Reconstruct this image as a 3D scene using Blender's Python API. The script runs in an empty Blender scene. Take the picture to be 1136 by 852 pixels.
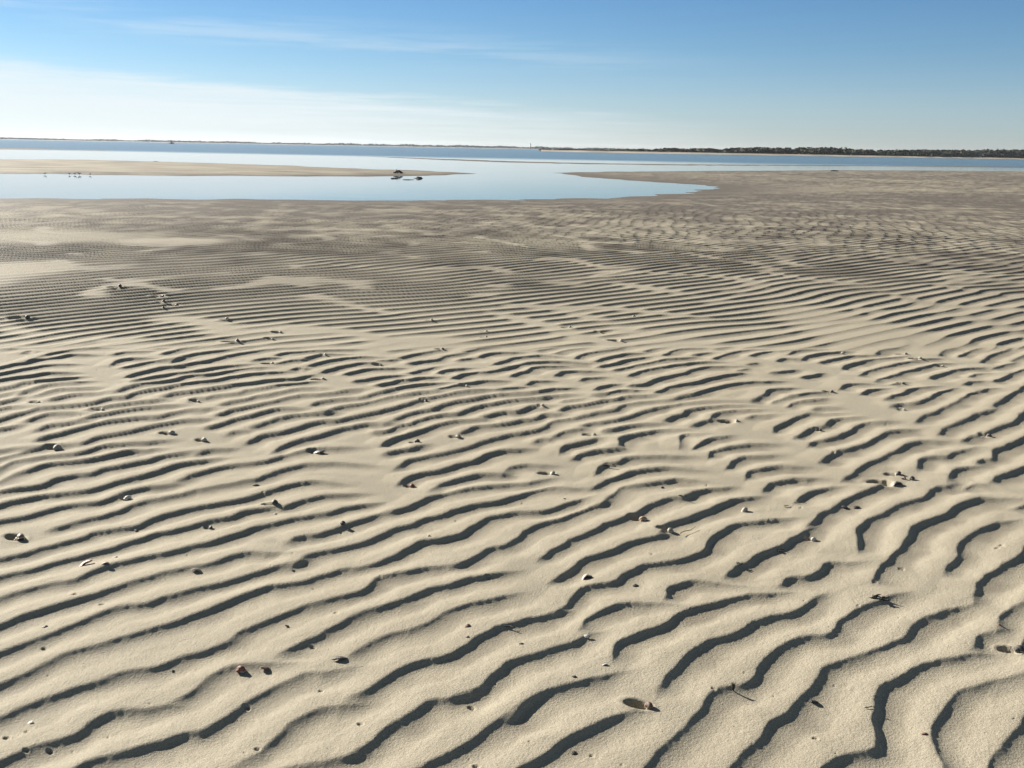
# Tidal flat with sand ripples, shallow pools, a far wooded shore, low winter sun.
import bpy, bmesh, math, random
import numpy as np
from mathutils import Vector, Matrix

SC = bpy.context.scene
COL = SC.collection
R = math.radians
rng = np.random.default_rng(11)
random.seed(5)

CAM_RIGHT, CAM_UP, CAM_FWD, EYE = (0.999837, 0.004249, 0.017535), (-0.018043, 0.235468, 0.971715), (0, 0.971873, -0.235506), 1.5
HFOV = 0.96835
# crest lines of the sand ripples on the flat, x,y pairs in millimetres (steep lee side on the right of the walking direction)
RIPPLES = [
[-1506,1883,-1257,2130,-1224,2163,-1177,2198,-1134,2229,-1113,2275,-1091,2323,-1046,2362,-979,2365],
[-464,2654,-440,2716,-404,2760,-339,2806,-272,2853,-220,2925,-164,2983,-105,3019,-37,3055],
[-385,2165,-352,2214,-324,2264,-288,2311,-251,2361,-212,2406,-157,2419],
[-453,1890,-193,2125,-140,2172,-97,2221,-58,2272,-17,2325,16,2364],
[-841,2019,-505,2116,-452,2131,-410,2146],
[239,2857,258,2920,315,2986,365,3029,428,3048,503,3038],
[16,2337,47,2392,86,2450,138,2492,198,2524,265,2557],
[323,2682,337,2752,385,2803,448,2850,515,2914,587,2988,664,3041,741,3078,831,3133,910,3145],
[-205,1893,51,2132,97,2175,145,2234,195,2280,246,2318,290,2340],
[1597,2901,1651,2997,1715,3049,1776,3085,2078,3262],
[1460,2785,1495,2837,1538,2868,1579,2877],
[542,1913,796,2153,837,2192,880,2217,936,2228,968,2254,992,2336,1026,2424,1063,2517,1101,2567,1160,2600,1228,2654,1295,2703,1357,2719,1427,2735],
[1028,1821,1103,2162,1116,2219,1134,2299,1161,2362,1214,2430,1265,2489,1312,2538,1353,2557,1402,2577,1462,2604,1544,2626,1882,2717],
[1020,1875,1216,2166,1254,2223,1308,2274,1369,2337,1415,2392,1436,2415,1677,2669],
[1608,2769,1630,2813,1650,2835,1877,3101],
[-2390,3834,-2312,4175,-2291,4264,-2249,4331,-2211,4414,-2140,4446,-2076,4477,-2008,4524,-1948,4594],
[-2541,3858,-2245,4047,-2185,4085,-2108,4125,-2084,4212,-2025,4266,-1955,4296,-1924,4363,-1853,4421,-1777,4495,-1716,4569,-1635,4618],
[-2386,3615,-2161,3883,-2113,3940,-2048,4000,-1974,4026,-1897,4065,-1835,4128,-1792,4203,-1727,4270,-1668,4338,-1633,4406,-1575,4464,-1489,4511],
[-2344,3488,-2068,3702,-1999,3755,-1958,3809,-1905,3875,-1844,3910,-1771,3936,-1732,3993,-1701,4075,-1640,4126,-1554,4155],
[-957,3880,-931,3935,-873,3993,-804,4042,-712,4058],
[-848,3534,-814,3572,-760,3584,-712,3632,-678,3681,-635,3732,-571,3795],
[-355,4123,-329,4208,-268,4286,-188,4355,-112,4385,-35,4376],
[-35,4389,7,4486,77,4531,147,4521],
[-194,3327,-150,3378,-105,3446,-65,3500,-17,3519,25,3593,54,3668,114,3748,182,3791,245,3856,311,3933,377,3990],
[778,4112,829,4174,894,4213,971,4229],
[604,3685,628,3744,655,3778,708,3827,770,3881,842,3938,910,4006,988,4077,1058,4104],
[792,3291,849,3373,897,3407,948,3476,1010,3531,1071,3578,1132,3644,1192,3703],
[1051,4531,1108,4633,1176,4695,1281,4716],
[1115,4388,1154,4482,1222,4513,1305,4559,1373,4549],
[1154,4203,1201,4291,1271,4332,1342,4374,1398,4364],
[1356,3529,1386,3637,1429,3752,1487,3834,1575,3911,1658,3989,1745,4071,1837,4121,1894,4182,1963,4270,2025,4297],
[2052,4349,2110,4455,2188,4554,2286,4593],
[1316,3268,1364,3347,1429,3430,1492,3509,1552,3590,1617,3704,1667,3783,1737,3836,1813,3891,1870,3936,1940,4025,2014,4084,2118,4135,2236,4130],
[1606,3334,1651,3407,1722,3476,1757,3573,1835,3667,1922,3747,2016,3820,2072,3842],
[2109,4277,2157,4329,2209,4332],
[2286,4387,2340,4455,2416,4512,2552,4616,2831,4828],
[2215,4039,2272,4064,2593,4204],
[-3523,6827,-3518,6923,-3441,6898],
[-3726,6970,-3533,7007],
[-3359,6569,-3344,6750,-3301,6878,-3241,6948,-3150,7041,-3001,7068],
[-3566,6059,-3454,6391,-3424,6477,-3379,6509],
[-3383,6567,-3315,6661,-3220,6730,-3166,6808,-3024,6808],
[-3532,5904,-3360,6210,-3298,6321,-3232,6409,-3171,6487,-3033,6510],
[-3489,5763,-3272,6038,-3208,6118,-3136,6186,-3076,6259,-2938,6270],
[-3354,5521,-3153,5808,-3101,5882,-3093,5978,-3027,6032,-2950,6088,-2866,6135],
[-3351,5441,-3075,5656,-3013,5705],
[-2971,5642,-2960,5799,-2932,5904,-2877,5980,-2761,6028],
[-3130,5156,-2980,5472,-2950,5537,-2940,5580],
[-2877,5649,-2833,5741,-2782,5822,-2625,5871],
[-2724,5553,-2689,5641,-2633,5711,-2558,5739],
[-3152,5083,-2910,5337,-2870,5379,-2800,5384],
[-2414,5351,-2380,5393,-2336,5436,-2278,5501,-2211,5547,-2115,5605],
[-2637,5093,-2621,5203,-2569,5263,-2441,5272],
[-2509,4928,-2493,5014,-2438,5063,-2370,5110],
[-2367,5147,-2337,5241,-2281,5302,-2224,5364,-2158,5408,-2071,5455,-1976,5481],
[-2182,4722,-2159,4818,-2112,4886,-2069,4922,-2014,4976,-1954,5049,-1896,5106,-1827,5164,-1728,5196],
[-2788,4355,-2521,4581,-2484,4613,-2439,4631],
[-2629,4162,-2464,4470,-2432,4529,-2409,4588,-2369,4635,-2337,4682,-2264,4702],
[-1930,4617,-1869,4644,-1770,4671],
[-2953,4694,-2707,4942,-2682,4967],
[-2874,6853,-2810,6922,-2682,6965],
[-2759,6504,-2767,6648,-2708,6725,-2585,6736],
[-2653,6456,-2590,6547,-2536,6638,-2440,6688,-2382,6741],
[-2528,6198,-2498,6305,-2445,6390,-2391,6478,-2313,6501],
[-2653,7066,-2560,7108],
[-2534,6882,-2460,7050,-2361,7159],
[-2293,6514,-2236,6605,-2187,6650],
[-2081,7151,-1966,7229],
[-2161,6670,-2084,6797,-2005,6928,-1914,7033,-1830,7120,-1739,7195,-1624,7226],
[-1834,6727,-1787,6792,-1706,6829],
[-1728,6921,-1681,7002,-1588,7062,-1467,7125,-1209,7195],
[-1638,6655,-1596,6748,-1515,6785],
[-1496,6817,-1432,6947,-1350,7005,-1246,7014],
[-1712,5500,-1671,5577,-1603,5642,-1557,5714,-1495,5772,-1427,5858,-1356,5943,-1262,5983,-1202,5968],
[-1659,5287,-1616,5386,-1554,5462,-1479,5537,-1421,5603,-1366,5693,-1295,5764,-1203,5802,-1124,5853,-1046,5919,-994,5946],
[-1647,5051,-1610,5089,-1563,5164,-1512,5233,-1452,5312,-1401,5393,-1341,5445,-1248,5451],
[-1499,4942,-1472,4984,-1418,4997],
[-1408,5067,-1353,5159,-1294,5247,-1226,5305,-1143,5349,-1068,5385],
[-1197,4645,-1168,4753,-1122,4834,-1061,4903,-999,4973,-929,5063,-860,5120,-798,5170,-701,5184],
[-1416,6616,-1361,6720,-1278,6823,-1188,6905,-1089,6945,-983,6935],
[-1292,6429,-1247,6516,-1168,6636,-1082,6731,-970,6753],
[-1126,6388,-1067,6475,-992,6553,-810,6591],
[-1032,6187,-960,6254,-863,6329,-783,6362],
[-969,6831,-844,6872],
[-923,7187,-787,7267],
[-1508,6467,-1474,6537,-1420,6518],
[-733,6761,-663,6827,-552,6897,-496,7028,-396,7134],
[-372,7203,-268,7328,-187,7391],
[-250,7017,-193,7132,-100,7193,36,7205],
[-700,6450,-635,6538,-556,6629],
[-507,6492,-439,6582,-341,6618],
[-396,6911,-294,6969],
[-481,6008,-418,6085,-341,6165,-272,6205,-203,6261,-96,6270],
[-465,5546,-409,5641,-338,5723,-253,5786,-167,5860,-78,5921,23,5966,126,5992,196,6035,267,6088,337,6103],
[191,5850,260,5900,363,5930],
[-172,5368,-112,5430,-40,5486,34,5507,120,5628,196,5633],
[-277,5036,-233,5125,-176,5182,-96,5194,-27,5246,54,5307,126,5331,180,5430,243,5442],
[-399,6340,-333,6452,-249,6513,-176,6530,-102,6592,-41,6671],
[-132,6781,-56,6909,9,7008,89,7066,197,7121,277,7095],
[-54,6699,35,6765,114,6862,219,6901,363,6914,556,6869],
[-8,6424,48,6537,110,6598,150,6716,240,6753,370,6781],
[293,6475,348,6589,450,6626,550,6623],
[94,6198,142,6278,239,6296],
[-80,6038,-12,6091,58,6111],
[299,5769,367,5809,436,5845],
[226,5000,279,5088,330,5126,370,5139],
[119,4895,158,4946,196,4948],
[243,4716,266,4809,315,4859,375,4910,425,4946],
[312,4631,352,4707,420,4757,478,4784,531,4800],
[458,6354,510,6411,597,6429],
[528,6084,588,6186,670,6227],
[321,7197,409,7320,540,7422],
[188,7300,315,7401],
[1012,7326,1109,7424,1187,7480],
[1130,7182,1259,7396,1351,7446,1439,7468],
[714,6676,797,6740,898,6837,1015,6938,1134,7029,1303,7088],
[1364,7203,1502,7281],
[795,6498,884,6616,985,6715,1099,6795,1226,6865,1341,6923,1447,6931],
[1485,7059,1597,7210,1724,7355,1843,7448,1968,7501],
[775,6215,864,6257,964,6383,1064,6482,1178,6573,1274,6693,1377,6771,1499,6798,1573,6787],
[917,6041,1003,6153,1099,6240,1206,6309,1324,6422,1440,6511,1565,6576],
[1486,5863,1597,5998,1669,6145,1783,6178],
[874,5361,939,5450,1001,5506,1036,5588,1123,5656,1220,5705,1324,5734,1424,5741],
[1011,5259,1076,5337,1135,5379,1174,5497,1247,5574,1345,5630,1457,5646],
[555,4858,577,4972,642,5043,727,5099,804,5156,906,5173],
[877,4846,910,5043,941,5085,1001,5089],
[941,4834,1001,4933,1065,5019,1128,5039],
[1000,4701,1036,4793,1107,4844,1180,4880,1264,4917,1341,4921],
[1369,5452,1436,5515,1535,5530],
[1603,5818,1675,5903,1778,5988,1877,6055,1973,6081],
[1676,5737,1734,5827,1826,5878,1924,5921],
[1527,5041,1608,5155,1661,5236,1725,5262],
[1791,7194,1878,7301,2003,7414,2074,7420],
[2103,7321,2209,7453,2332,7534,2418,7556],
[1948,7017,2022,7117,2101,7111],
[1815,6624,1869,6639,1975,6704],
[1987,6500,2060,6560,2136,6621],
[1696,6874,1773,6922],
[1578,6689,1662,6724],
[1580,7466,1713,7563],
[2260,7012,2372,7115,2487,7222,2580,7295,2713,7320],
[2777,7346,2904,7543,3058,7649],
[2360,6810,2434,6935,2551,7049,2670,7160,2792,7235,2966,7296],
[2407,6588,2508,6736,2626,6849,2759,6962,2877,7064,2994,7124],
[3020,7190,3116,7224,3209,7251],
[2463,6432,2548,6528,2658,6624,2785,6758,2921,6874,3038,6967,3127,7054,3218,7080],
[2888,6571,2980,6672,3117,6785,3237,6882,3392,6936],
[3295,7391,3415,7574,3538,7693],
[3440,7370,3592,7555,3750,7712],
[3504,7148,3655,7355,3828,7541,3997,7712],
[3760,7201,3885,7342,3990,7452,4233,7704],
[3503,6933,3633,7053,3721,7122],
[3198,6650,3290,6742,3375,6760],
[3301,6523,3385,6594,3537,6750,3737,6952,3983,7201],
[3043,6388,3114,6466,3186,6487],
[2138,6180,2228,6311,2332,6334],
[2240,6068,2322,6169,2416,6201],
[2329,5914,2416,6011,2520,6103,2627,6226,2782,6287],
[2316,5760,2401,5822,2484,5837,2590,5933,2704,6069,2809,6181,2875,6225],
[2329,5420,2421,5542,2521,5629,2621,5739,2716,5831,2834,5973,2958,6120,3010,6158],
[3077,6201,3143,6265,3199,6284],
[2358,5168,2436,5279,2545,5389,2656,5499,2778,5626,2907,5717],
[2954,5805,3072,5945,3237,6141,3360,6271,3459,6404,3667,6686],
[2437,5054,2527,5144,2623,5202,2718,5297,2818,5377,2931,5478,3035,5623,3096,5689,3335,5944],
[1765,5308,1842,5426,1911,5476,2012,5495],
[2547,6360,2654,6420],
[-1244,1802,-1059,2099,-1036,2136,-989,2161,-938,2191,-886,2222,-850,2253,-795,2265,-761,2312,-734,2367,-713,2401,-697,2424,-663,2466,-623,2515,-586,2553,-534,2555],
[-133,2443,-84,2473,-47,2541,-15,2598,15,2638,70,2667,133,2716,190,2753,242,2798],
[436,2508,474,2590,519,2662,573,2739,640,2798,697,2830,758,2877,815,2933,865,2967,932,2993,997,3037,1056,3107],
[-2081,2972,-1796,3174,-1739,3214,-1691,3263,-1639,3320,-1585,3364,-1536,3408,-1490,3461,-1438,3525,-1395,3582,-1338,3621,-1283,3672,-1240,3713,-1206,3744,-1149,3777,-1114,3840,-1044,3865],
[-1560,4609,-1534,4655,-1489,4688,-1427,4692],
[-1911,5590,-1895,5655,-1846,5659,-1791,5728,-1717,5778,-1672,5813,-1655,5874,-1582,5940,-1501,6027,-1421,6082,-1337,6123],
[-1067,5377,-1035,5486,-962,5552,-887,5620,-813,5711,-738,5805,-639,5880,-577,5930,-500,5959],
[-701,5184,-654,5298,-588,5398,-543,5468,-494,5503],
[-826,6936,-763,7037,-666,7143,-553,7254,-517,7326],
[-735,5041,-675,5062,-619,5171,-568,5211,-516,5299,-451,5368,-382,5412,-311,5444,-253,5540,-181,5628,-97,5697,-10,5769,79,5806,168,5835],
[-628,4664,-584,4712,-518,4746,-477,4795],
[378,4210,416,4273,488,4353,573,4437,674,4483,767,4515,868,4494],
[523,5956,595,5994,652,6045,726,6084,783,6079],
[614,6784,734,6884,839,7004,982,7092],
[-867,6100,-804,6154,-767,6233,-681,6271,-626,6322,-556,6338],
[-1362,4788,-1341,4885,-1290,4945,-1224,4993,-1173,5065,-1120,5139,-1054,5204,-978,5231,-909,5299,-847,5361,-776,5444,-703,5529,-615,5656,-560,5751,-489,5823,-416,5896,-330,5972,-241,6012,-160,6018],
[584,6902,661,7032,758,7131,848,7210,918,7230],
[-914,2406,-887,2458,-861,2519,-831,2570,-792,2597,-743,2604,-709,2600],
[-2437,5793,-2416,5910,-2374,6009,-2291,6064,-2207,6121,-2134,6255,-2040,6281,-1971,6331,-1901,6424,-1823,6497,-1753,6514],
[401,4401,426,4496,468,4568,510,4580,590,4661,674,4680,757,4691,848,4691],
[462,7047,539,7197,656,7294,783,7384,878,7488],
[-2406,3987,-2395,4336,-2392,4431,-2353,4475,-2277,4516,-2209,4542,-2144,4574,-2108,4636,-2071,4698,-2012,4733,-1938,4753,-1823,4791],
[1995,4557,2056,4688,2135,4745,2225,4764,2303,4836,2392,4888],
[-2433,4769,-2398,4852,-2356,4904,-2309,4991,-2260,5082,-2205,5139,-2132,5181,-2058,5223,-1976,5247,-1923,5326,-1851,5390,-1767,5406,-1740,5417],
[-2389,6651,-2349,6836,-2249,6955,-2187,7009,-2144,7045],
[-1182,5537,-1146,5623,-1090,5670,-1011,5719,-927,5738,-865,5840,-799,5937,-732,6037,-663,6103,-586,6146,-460,6181],
[-669,4799,-634,4897,-586,4966,-546,5010,-486,5091,-425,5184,-360,5250,-292,5292,-201,5309],
[-2168,3137,-1878,3334,-1813,3378,-1771,3431,-1718,3494,-1669,3541,-1630,3598,-1571,3629,-1507,3671,-1464,3751,-1408,3826,-1347,3871,-1299,3900,-1234,3941,-1162,3989,-1089,4073,-1027,4147,-957,4199,-889,4228,-819,4207],
[-783,3302,-754,3384,-707,3419,-652,3456,-596,3493,-542,3548,-500,3605,-459,3673,-407,3709,-348,3786,-284,3830,-250,3883,-184,3940,-108,3988,-39,4036,33,4097,114,4172,197,4212,271,4204],
[-495,3850,-431,3933,-390,3984,-372,4041,-312,4090,-250,4129,-180,4180,-91,4221,-17,4238,66,4254,133,4296],
[-2894,4782,-2798,5118,-2776,5193,-2745,5271,-2712,5350,-2640,5395,-2547,5442,-2466,5496,-2434,5574,-2397,5640,-2332,5667,-2310,5779,-2273,5828,-2210,5902,-2146,5978,-2069,6057,-1983,6101,-1926,6143,-1868,6224,-1792,6293,-1711,6352,-1589,6394],
[-2446,6077,-2395,6157,-2331,6239,-2256,6298,-2168,6359,-2087,6433,-2000,6510,-1882,6577],
[-2110,5683,-2073,5765,-2004,5825,-1918,5889,-1847,5953,-1766,6031,-1678,6087,-1601,6153,-1507,6201,-1440,6216,-1384,6288],
[-1942,2744,-1708,3005,-1686,3030,-1635,3080,-1579,3117,-1527,3141,-1493,3210,-1454,3273,-1405,3315,-1355,3357,-1297,3385,-1248,3437,-1171,3489,-1123,3540,-1076,3597,-1027,3655,-965,3697,-904,3749,-832,3793,-763,3827,-699,3893,-628,3928],
[-1665,2211,-1436,2475,-1403,2513,-1366,2570,-1330,2624,-1287,2679,-1227,2716,-1186,2753,-1121,2806,-1054,2862,-999,2918,-965,2976,-924,3020,-896,3058,-847,3112,-790,3136,-726,3160,-667,3214,-605,3263,-542,3281,-489,3323,-437,3381,-382,3472,-346,3531,-279,3561,-204,3619,-151,3707,-102,3798,-36,3852,32,3887,124,3902,211,3960,285,4030],
[160,3212,209,3282,245,3346,297,3422,356,3467,405,3508,469,3577,539,3626,600,3656],
[403,4014,432,4083,466,4137,507,4217,570,4257,631,4285,711,4314,783,4344,864,4323],
[1543,4644,1592,4705,1689,4817,1771,4868,1867,4953,1961,5058,2076,5185,2154,5232,2220,5247],
[-875,1828,-669,2111,-629,2165,-608,2216,-590,2266,-565,2313,-531,2352,-493,2375,-456,2376],
[-426,2422,-394,2457,-358,2518,-313,2575,-251,2629,-180,2664,-122,2735,-82,2794,-34,2855,14,2875,66,2912,125,2938],
[278,5536,336,5622,415,5682,495,5739,579,5811,631,5830,707,5910,836,5951],
[1237,3783,1281,3855,1321,3914,1385,3965,1453,4056,1537,4140,1619,4215,1709,4281],
[1445,5180,1489,5272,1582,5389,1673,5492,1758,5569,1821,5571,1926,5588],
[2150,7096,2254,7267,2362,7360,2468,7421,2580,7465],
[1272,4081,1332,4164,1414,4222,1464,4243],
[1569,4919,1608,4986,1653,5014,1738,5061,1826,5151,1940,5283,2025,5381,2138,5407],
[1801,5641,1859,5697,1952,5705],
[-551,4441,-526,4525,-500,4576,-425,4632,-348,4681,-270,4746,-200,4828,-128,4912,-53,4982,34,5038,122,5102,173,5151,227,5281,301,5342,343,5364,419,5427,510,5512,607,5579,673,5701,769,5768,863,5809,967,5839,1061,5935,1154,6012,1270,6139,1382,6231,1493,6305,1597,6339,1747,6361],
[514,5138,566,5159,632,5216,707,5258,801,5282],
[-1522,4206,-1494,4296,-1439,4351,-1405,4406,-1340,4450,-1245,4483,-1151,4564,-1134,4605,-1082,4652,-1020,4701,-934,4730,-844,4742],
[-1821,3627,-1786,3677,-1732,3738,-1666,3792,-1625,3878,-1577,3957,-1513,3994,-1451,4042,-1411,4091,-1363,4105,-1313,4156,-1230,4209,-1162,4263,-1110,4356,-1049,4426,-981,4471,-890,4495,-802,4495,-712,4478],
[120,3406,171,3493,231,3584,292,3651,355,3721,389,3772,434,3804,493,3868,564,3945,620,4014,693,4085,762,4111],
[-1816,2533,-1612,2818,-1561,2889,-1496,2955,-1425,3016,-1394,3042,-1352,3098,-1303,3151,-1257,3197,-1213,3237,-1159,3270,-1108,3288,-1060,3346,-1018,3389,-970,3411,-913,3402],
[-678,2667,-637,2730,-586,2789,-540,2851,-498,2906,-434,2973,-365,3025,-312,3081,-276,3121,-221,3145,-161,3198,-98,3238,-46,3256],
[361,1863,565,2147,606,2204,650,2244,683,2305,711,2353,766,2399,821,2462,870,2523,919,2599,962,2652,1032,2701,1103,2744,1172,2782,1257,2836,1316,2913,1384,2971,1454,3014,1519,3041],
[1605,3095,1634,3156,1695,3253,1757,3317,1836,3383,1910,3451,1971,3504,2034,3594,2237,3880],
[-512,4223,-473,4320,-427,4368,-337,4426,-256,4512,-176,4588,-121,4679,-58,4734,33,4758],
[163,2955,197,3031,236,3112,266,3158,319,3189,376,3206,423,3283,490,3349,555,3384,620,3411,689,3456,747,3510,787,3610,847,3696,923,3777,1005,3811,1064,3834,1143,3848],
[1572,4374,1669,4484,1753,4599,1871,4714,1963,4802,2047,4900,2128,4985,2203,5029,2280,5027],
[2335,4660,2390,4722,2453,4748,2534,4898,2637,4984,2739,5072,2829,5163,3078,5410],
[159,1847,350,2140,393,2207,444,2273,497,2341,542,2419,578,2478,627,2527,669,2540,717,2579,756,2657,804,2723,860,2778,924,2831,988,2852,1040,2857,1087,2936,1146,3002,1210,3054,1272,3099,1329,3127],
[-1758,2389,-1525,2650,-1468,2714,-1413,2773,-1361,2850,-1322,2914,-1272,2956,-1205,2975,-1141,3039,-1053,3111,-996,3149,-945,3195,-889,3251,-827,3292],
[395,5219,450,5277,513,5300,595,5352,688,5445,774,5550,860,5630,958,5708,1056,5771,1162,5809,1302,5841,1414,5844],
[977,3223,1018,3278,1080,3288,1146,3338,1198,3412,1271,3407],
[541,3087,553,3128,569,3170,620,3209,669,3228,737,3213],
[-1559,2032,-1353,2315,-1320,2359,-1282,2394,-1237,2447,-1186,2490,-1127,2535,-1072,2562,-1016,2589,-949,2650,-888,2693,-859,2736,-835,2802,-805,2841,-753,2896,-700,2954,-635,3006,-567,3051,-498,3101,-471,3193,-430,3224,-382,3249,-359,3262,-317,3291,-265,3301]]
MAIN = [(-23.54,24.03),(-18.15,25.76),(-14.08,26.99),(-12.91,27.67),(-11.19,27.78),(-9.59,28.30),(-7.09,28.63),(-4.55,29.10),(-3.29,29.64),(-1.99,30.46),(-0.33,31.04),(1.12,32.12),(2.67,33.27),(4.04,34.66),(5.23,36.32),(6.64,38.82),(7.89,41.36),(8.75,43.59),(9.15,45.18),(9.24,46.74),(8.87,48.17),(8.07,50.00),(6.97,51.98),(5.78,54.13),(4.57,57.36),(3.74,60.97),(2.81,65.06),(2.41,66.90),(4.33,70.61),(8.74,75.64),(15.55,82.79),(23.77,91.43),(34.58,101.38),(47.50,110.12),(58.01,113.98),(80.42,107.58),(86.01,84.36)]
BAR = [(-79.18,81.66),(-56.55,80.98),(-40.47,78.18),(-38.01,82.06),(-32.92,82.30),(-26.68,79.25),(-21.79,77.14),(-18.54,75.26),(-14.53,72.23),(-10.78,69.16),(-7.40,66.84),(-4.78,64.25),(-2.20,61.96),(-3.60,59.08),(-4.69,56.19),(-5.97,53.91),(-7.25,52.57),(-9.47,51.65),(-11.04,50.31),(-14.02,49.52),(-16.14,47.81),(-18.31,47.81),(-20.20,47.17),(-22.46,47.42),(-24.10,46.43),(-32.52,46.42),(-44.68,45.92)]
SHOAL = [(-23.91,149.29),(-12.90,139.49),(-1.40,124.28),(8.31,118.72),(19.55,121.99),(33.28,132.86),(60.17,156.00),(87.27,171.70),(112.24,171.04),(99.92,152.22),(79.68,156.74),(55.82,144.70),(31.00,123.71),(18.09,112.79),(7.71,109.99),(-1.26,111.89),(-11.72,126.70)]
SHOAL2 = [(-150.74,191.56),(-111.55,183.91),(-91.28,176.76),(-87.67,182.53),(-76.37,175.46),(-68.84,172.46),(-68.29,163.66),(-74.30,160.70),(-78.90,152.74),(-97.61,160.88),(-132.44,168.27)]
FLATS = [(-5.96,11.57,0.70,0.80,-20.0),(-2.84,6.44,0.42,0.42,0.0),(0.17,8.60,0.70,0.12,-52.0),(0.67,7.76,0.60,0.12,-50.0),(-0.93,7.09,0.50,0.30,10.0),(-0.71,7.60,0.40,0.30,0.0),(-0.80,6.61,0.30,0.20,0.0),(1.51,10.85,0.60,0.15,-50.0),(-7.51,15.65,1.80,1.30,0.0),(-5.32,15.15,1.00,0.70,0.0)]
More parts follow.
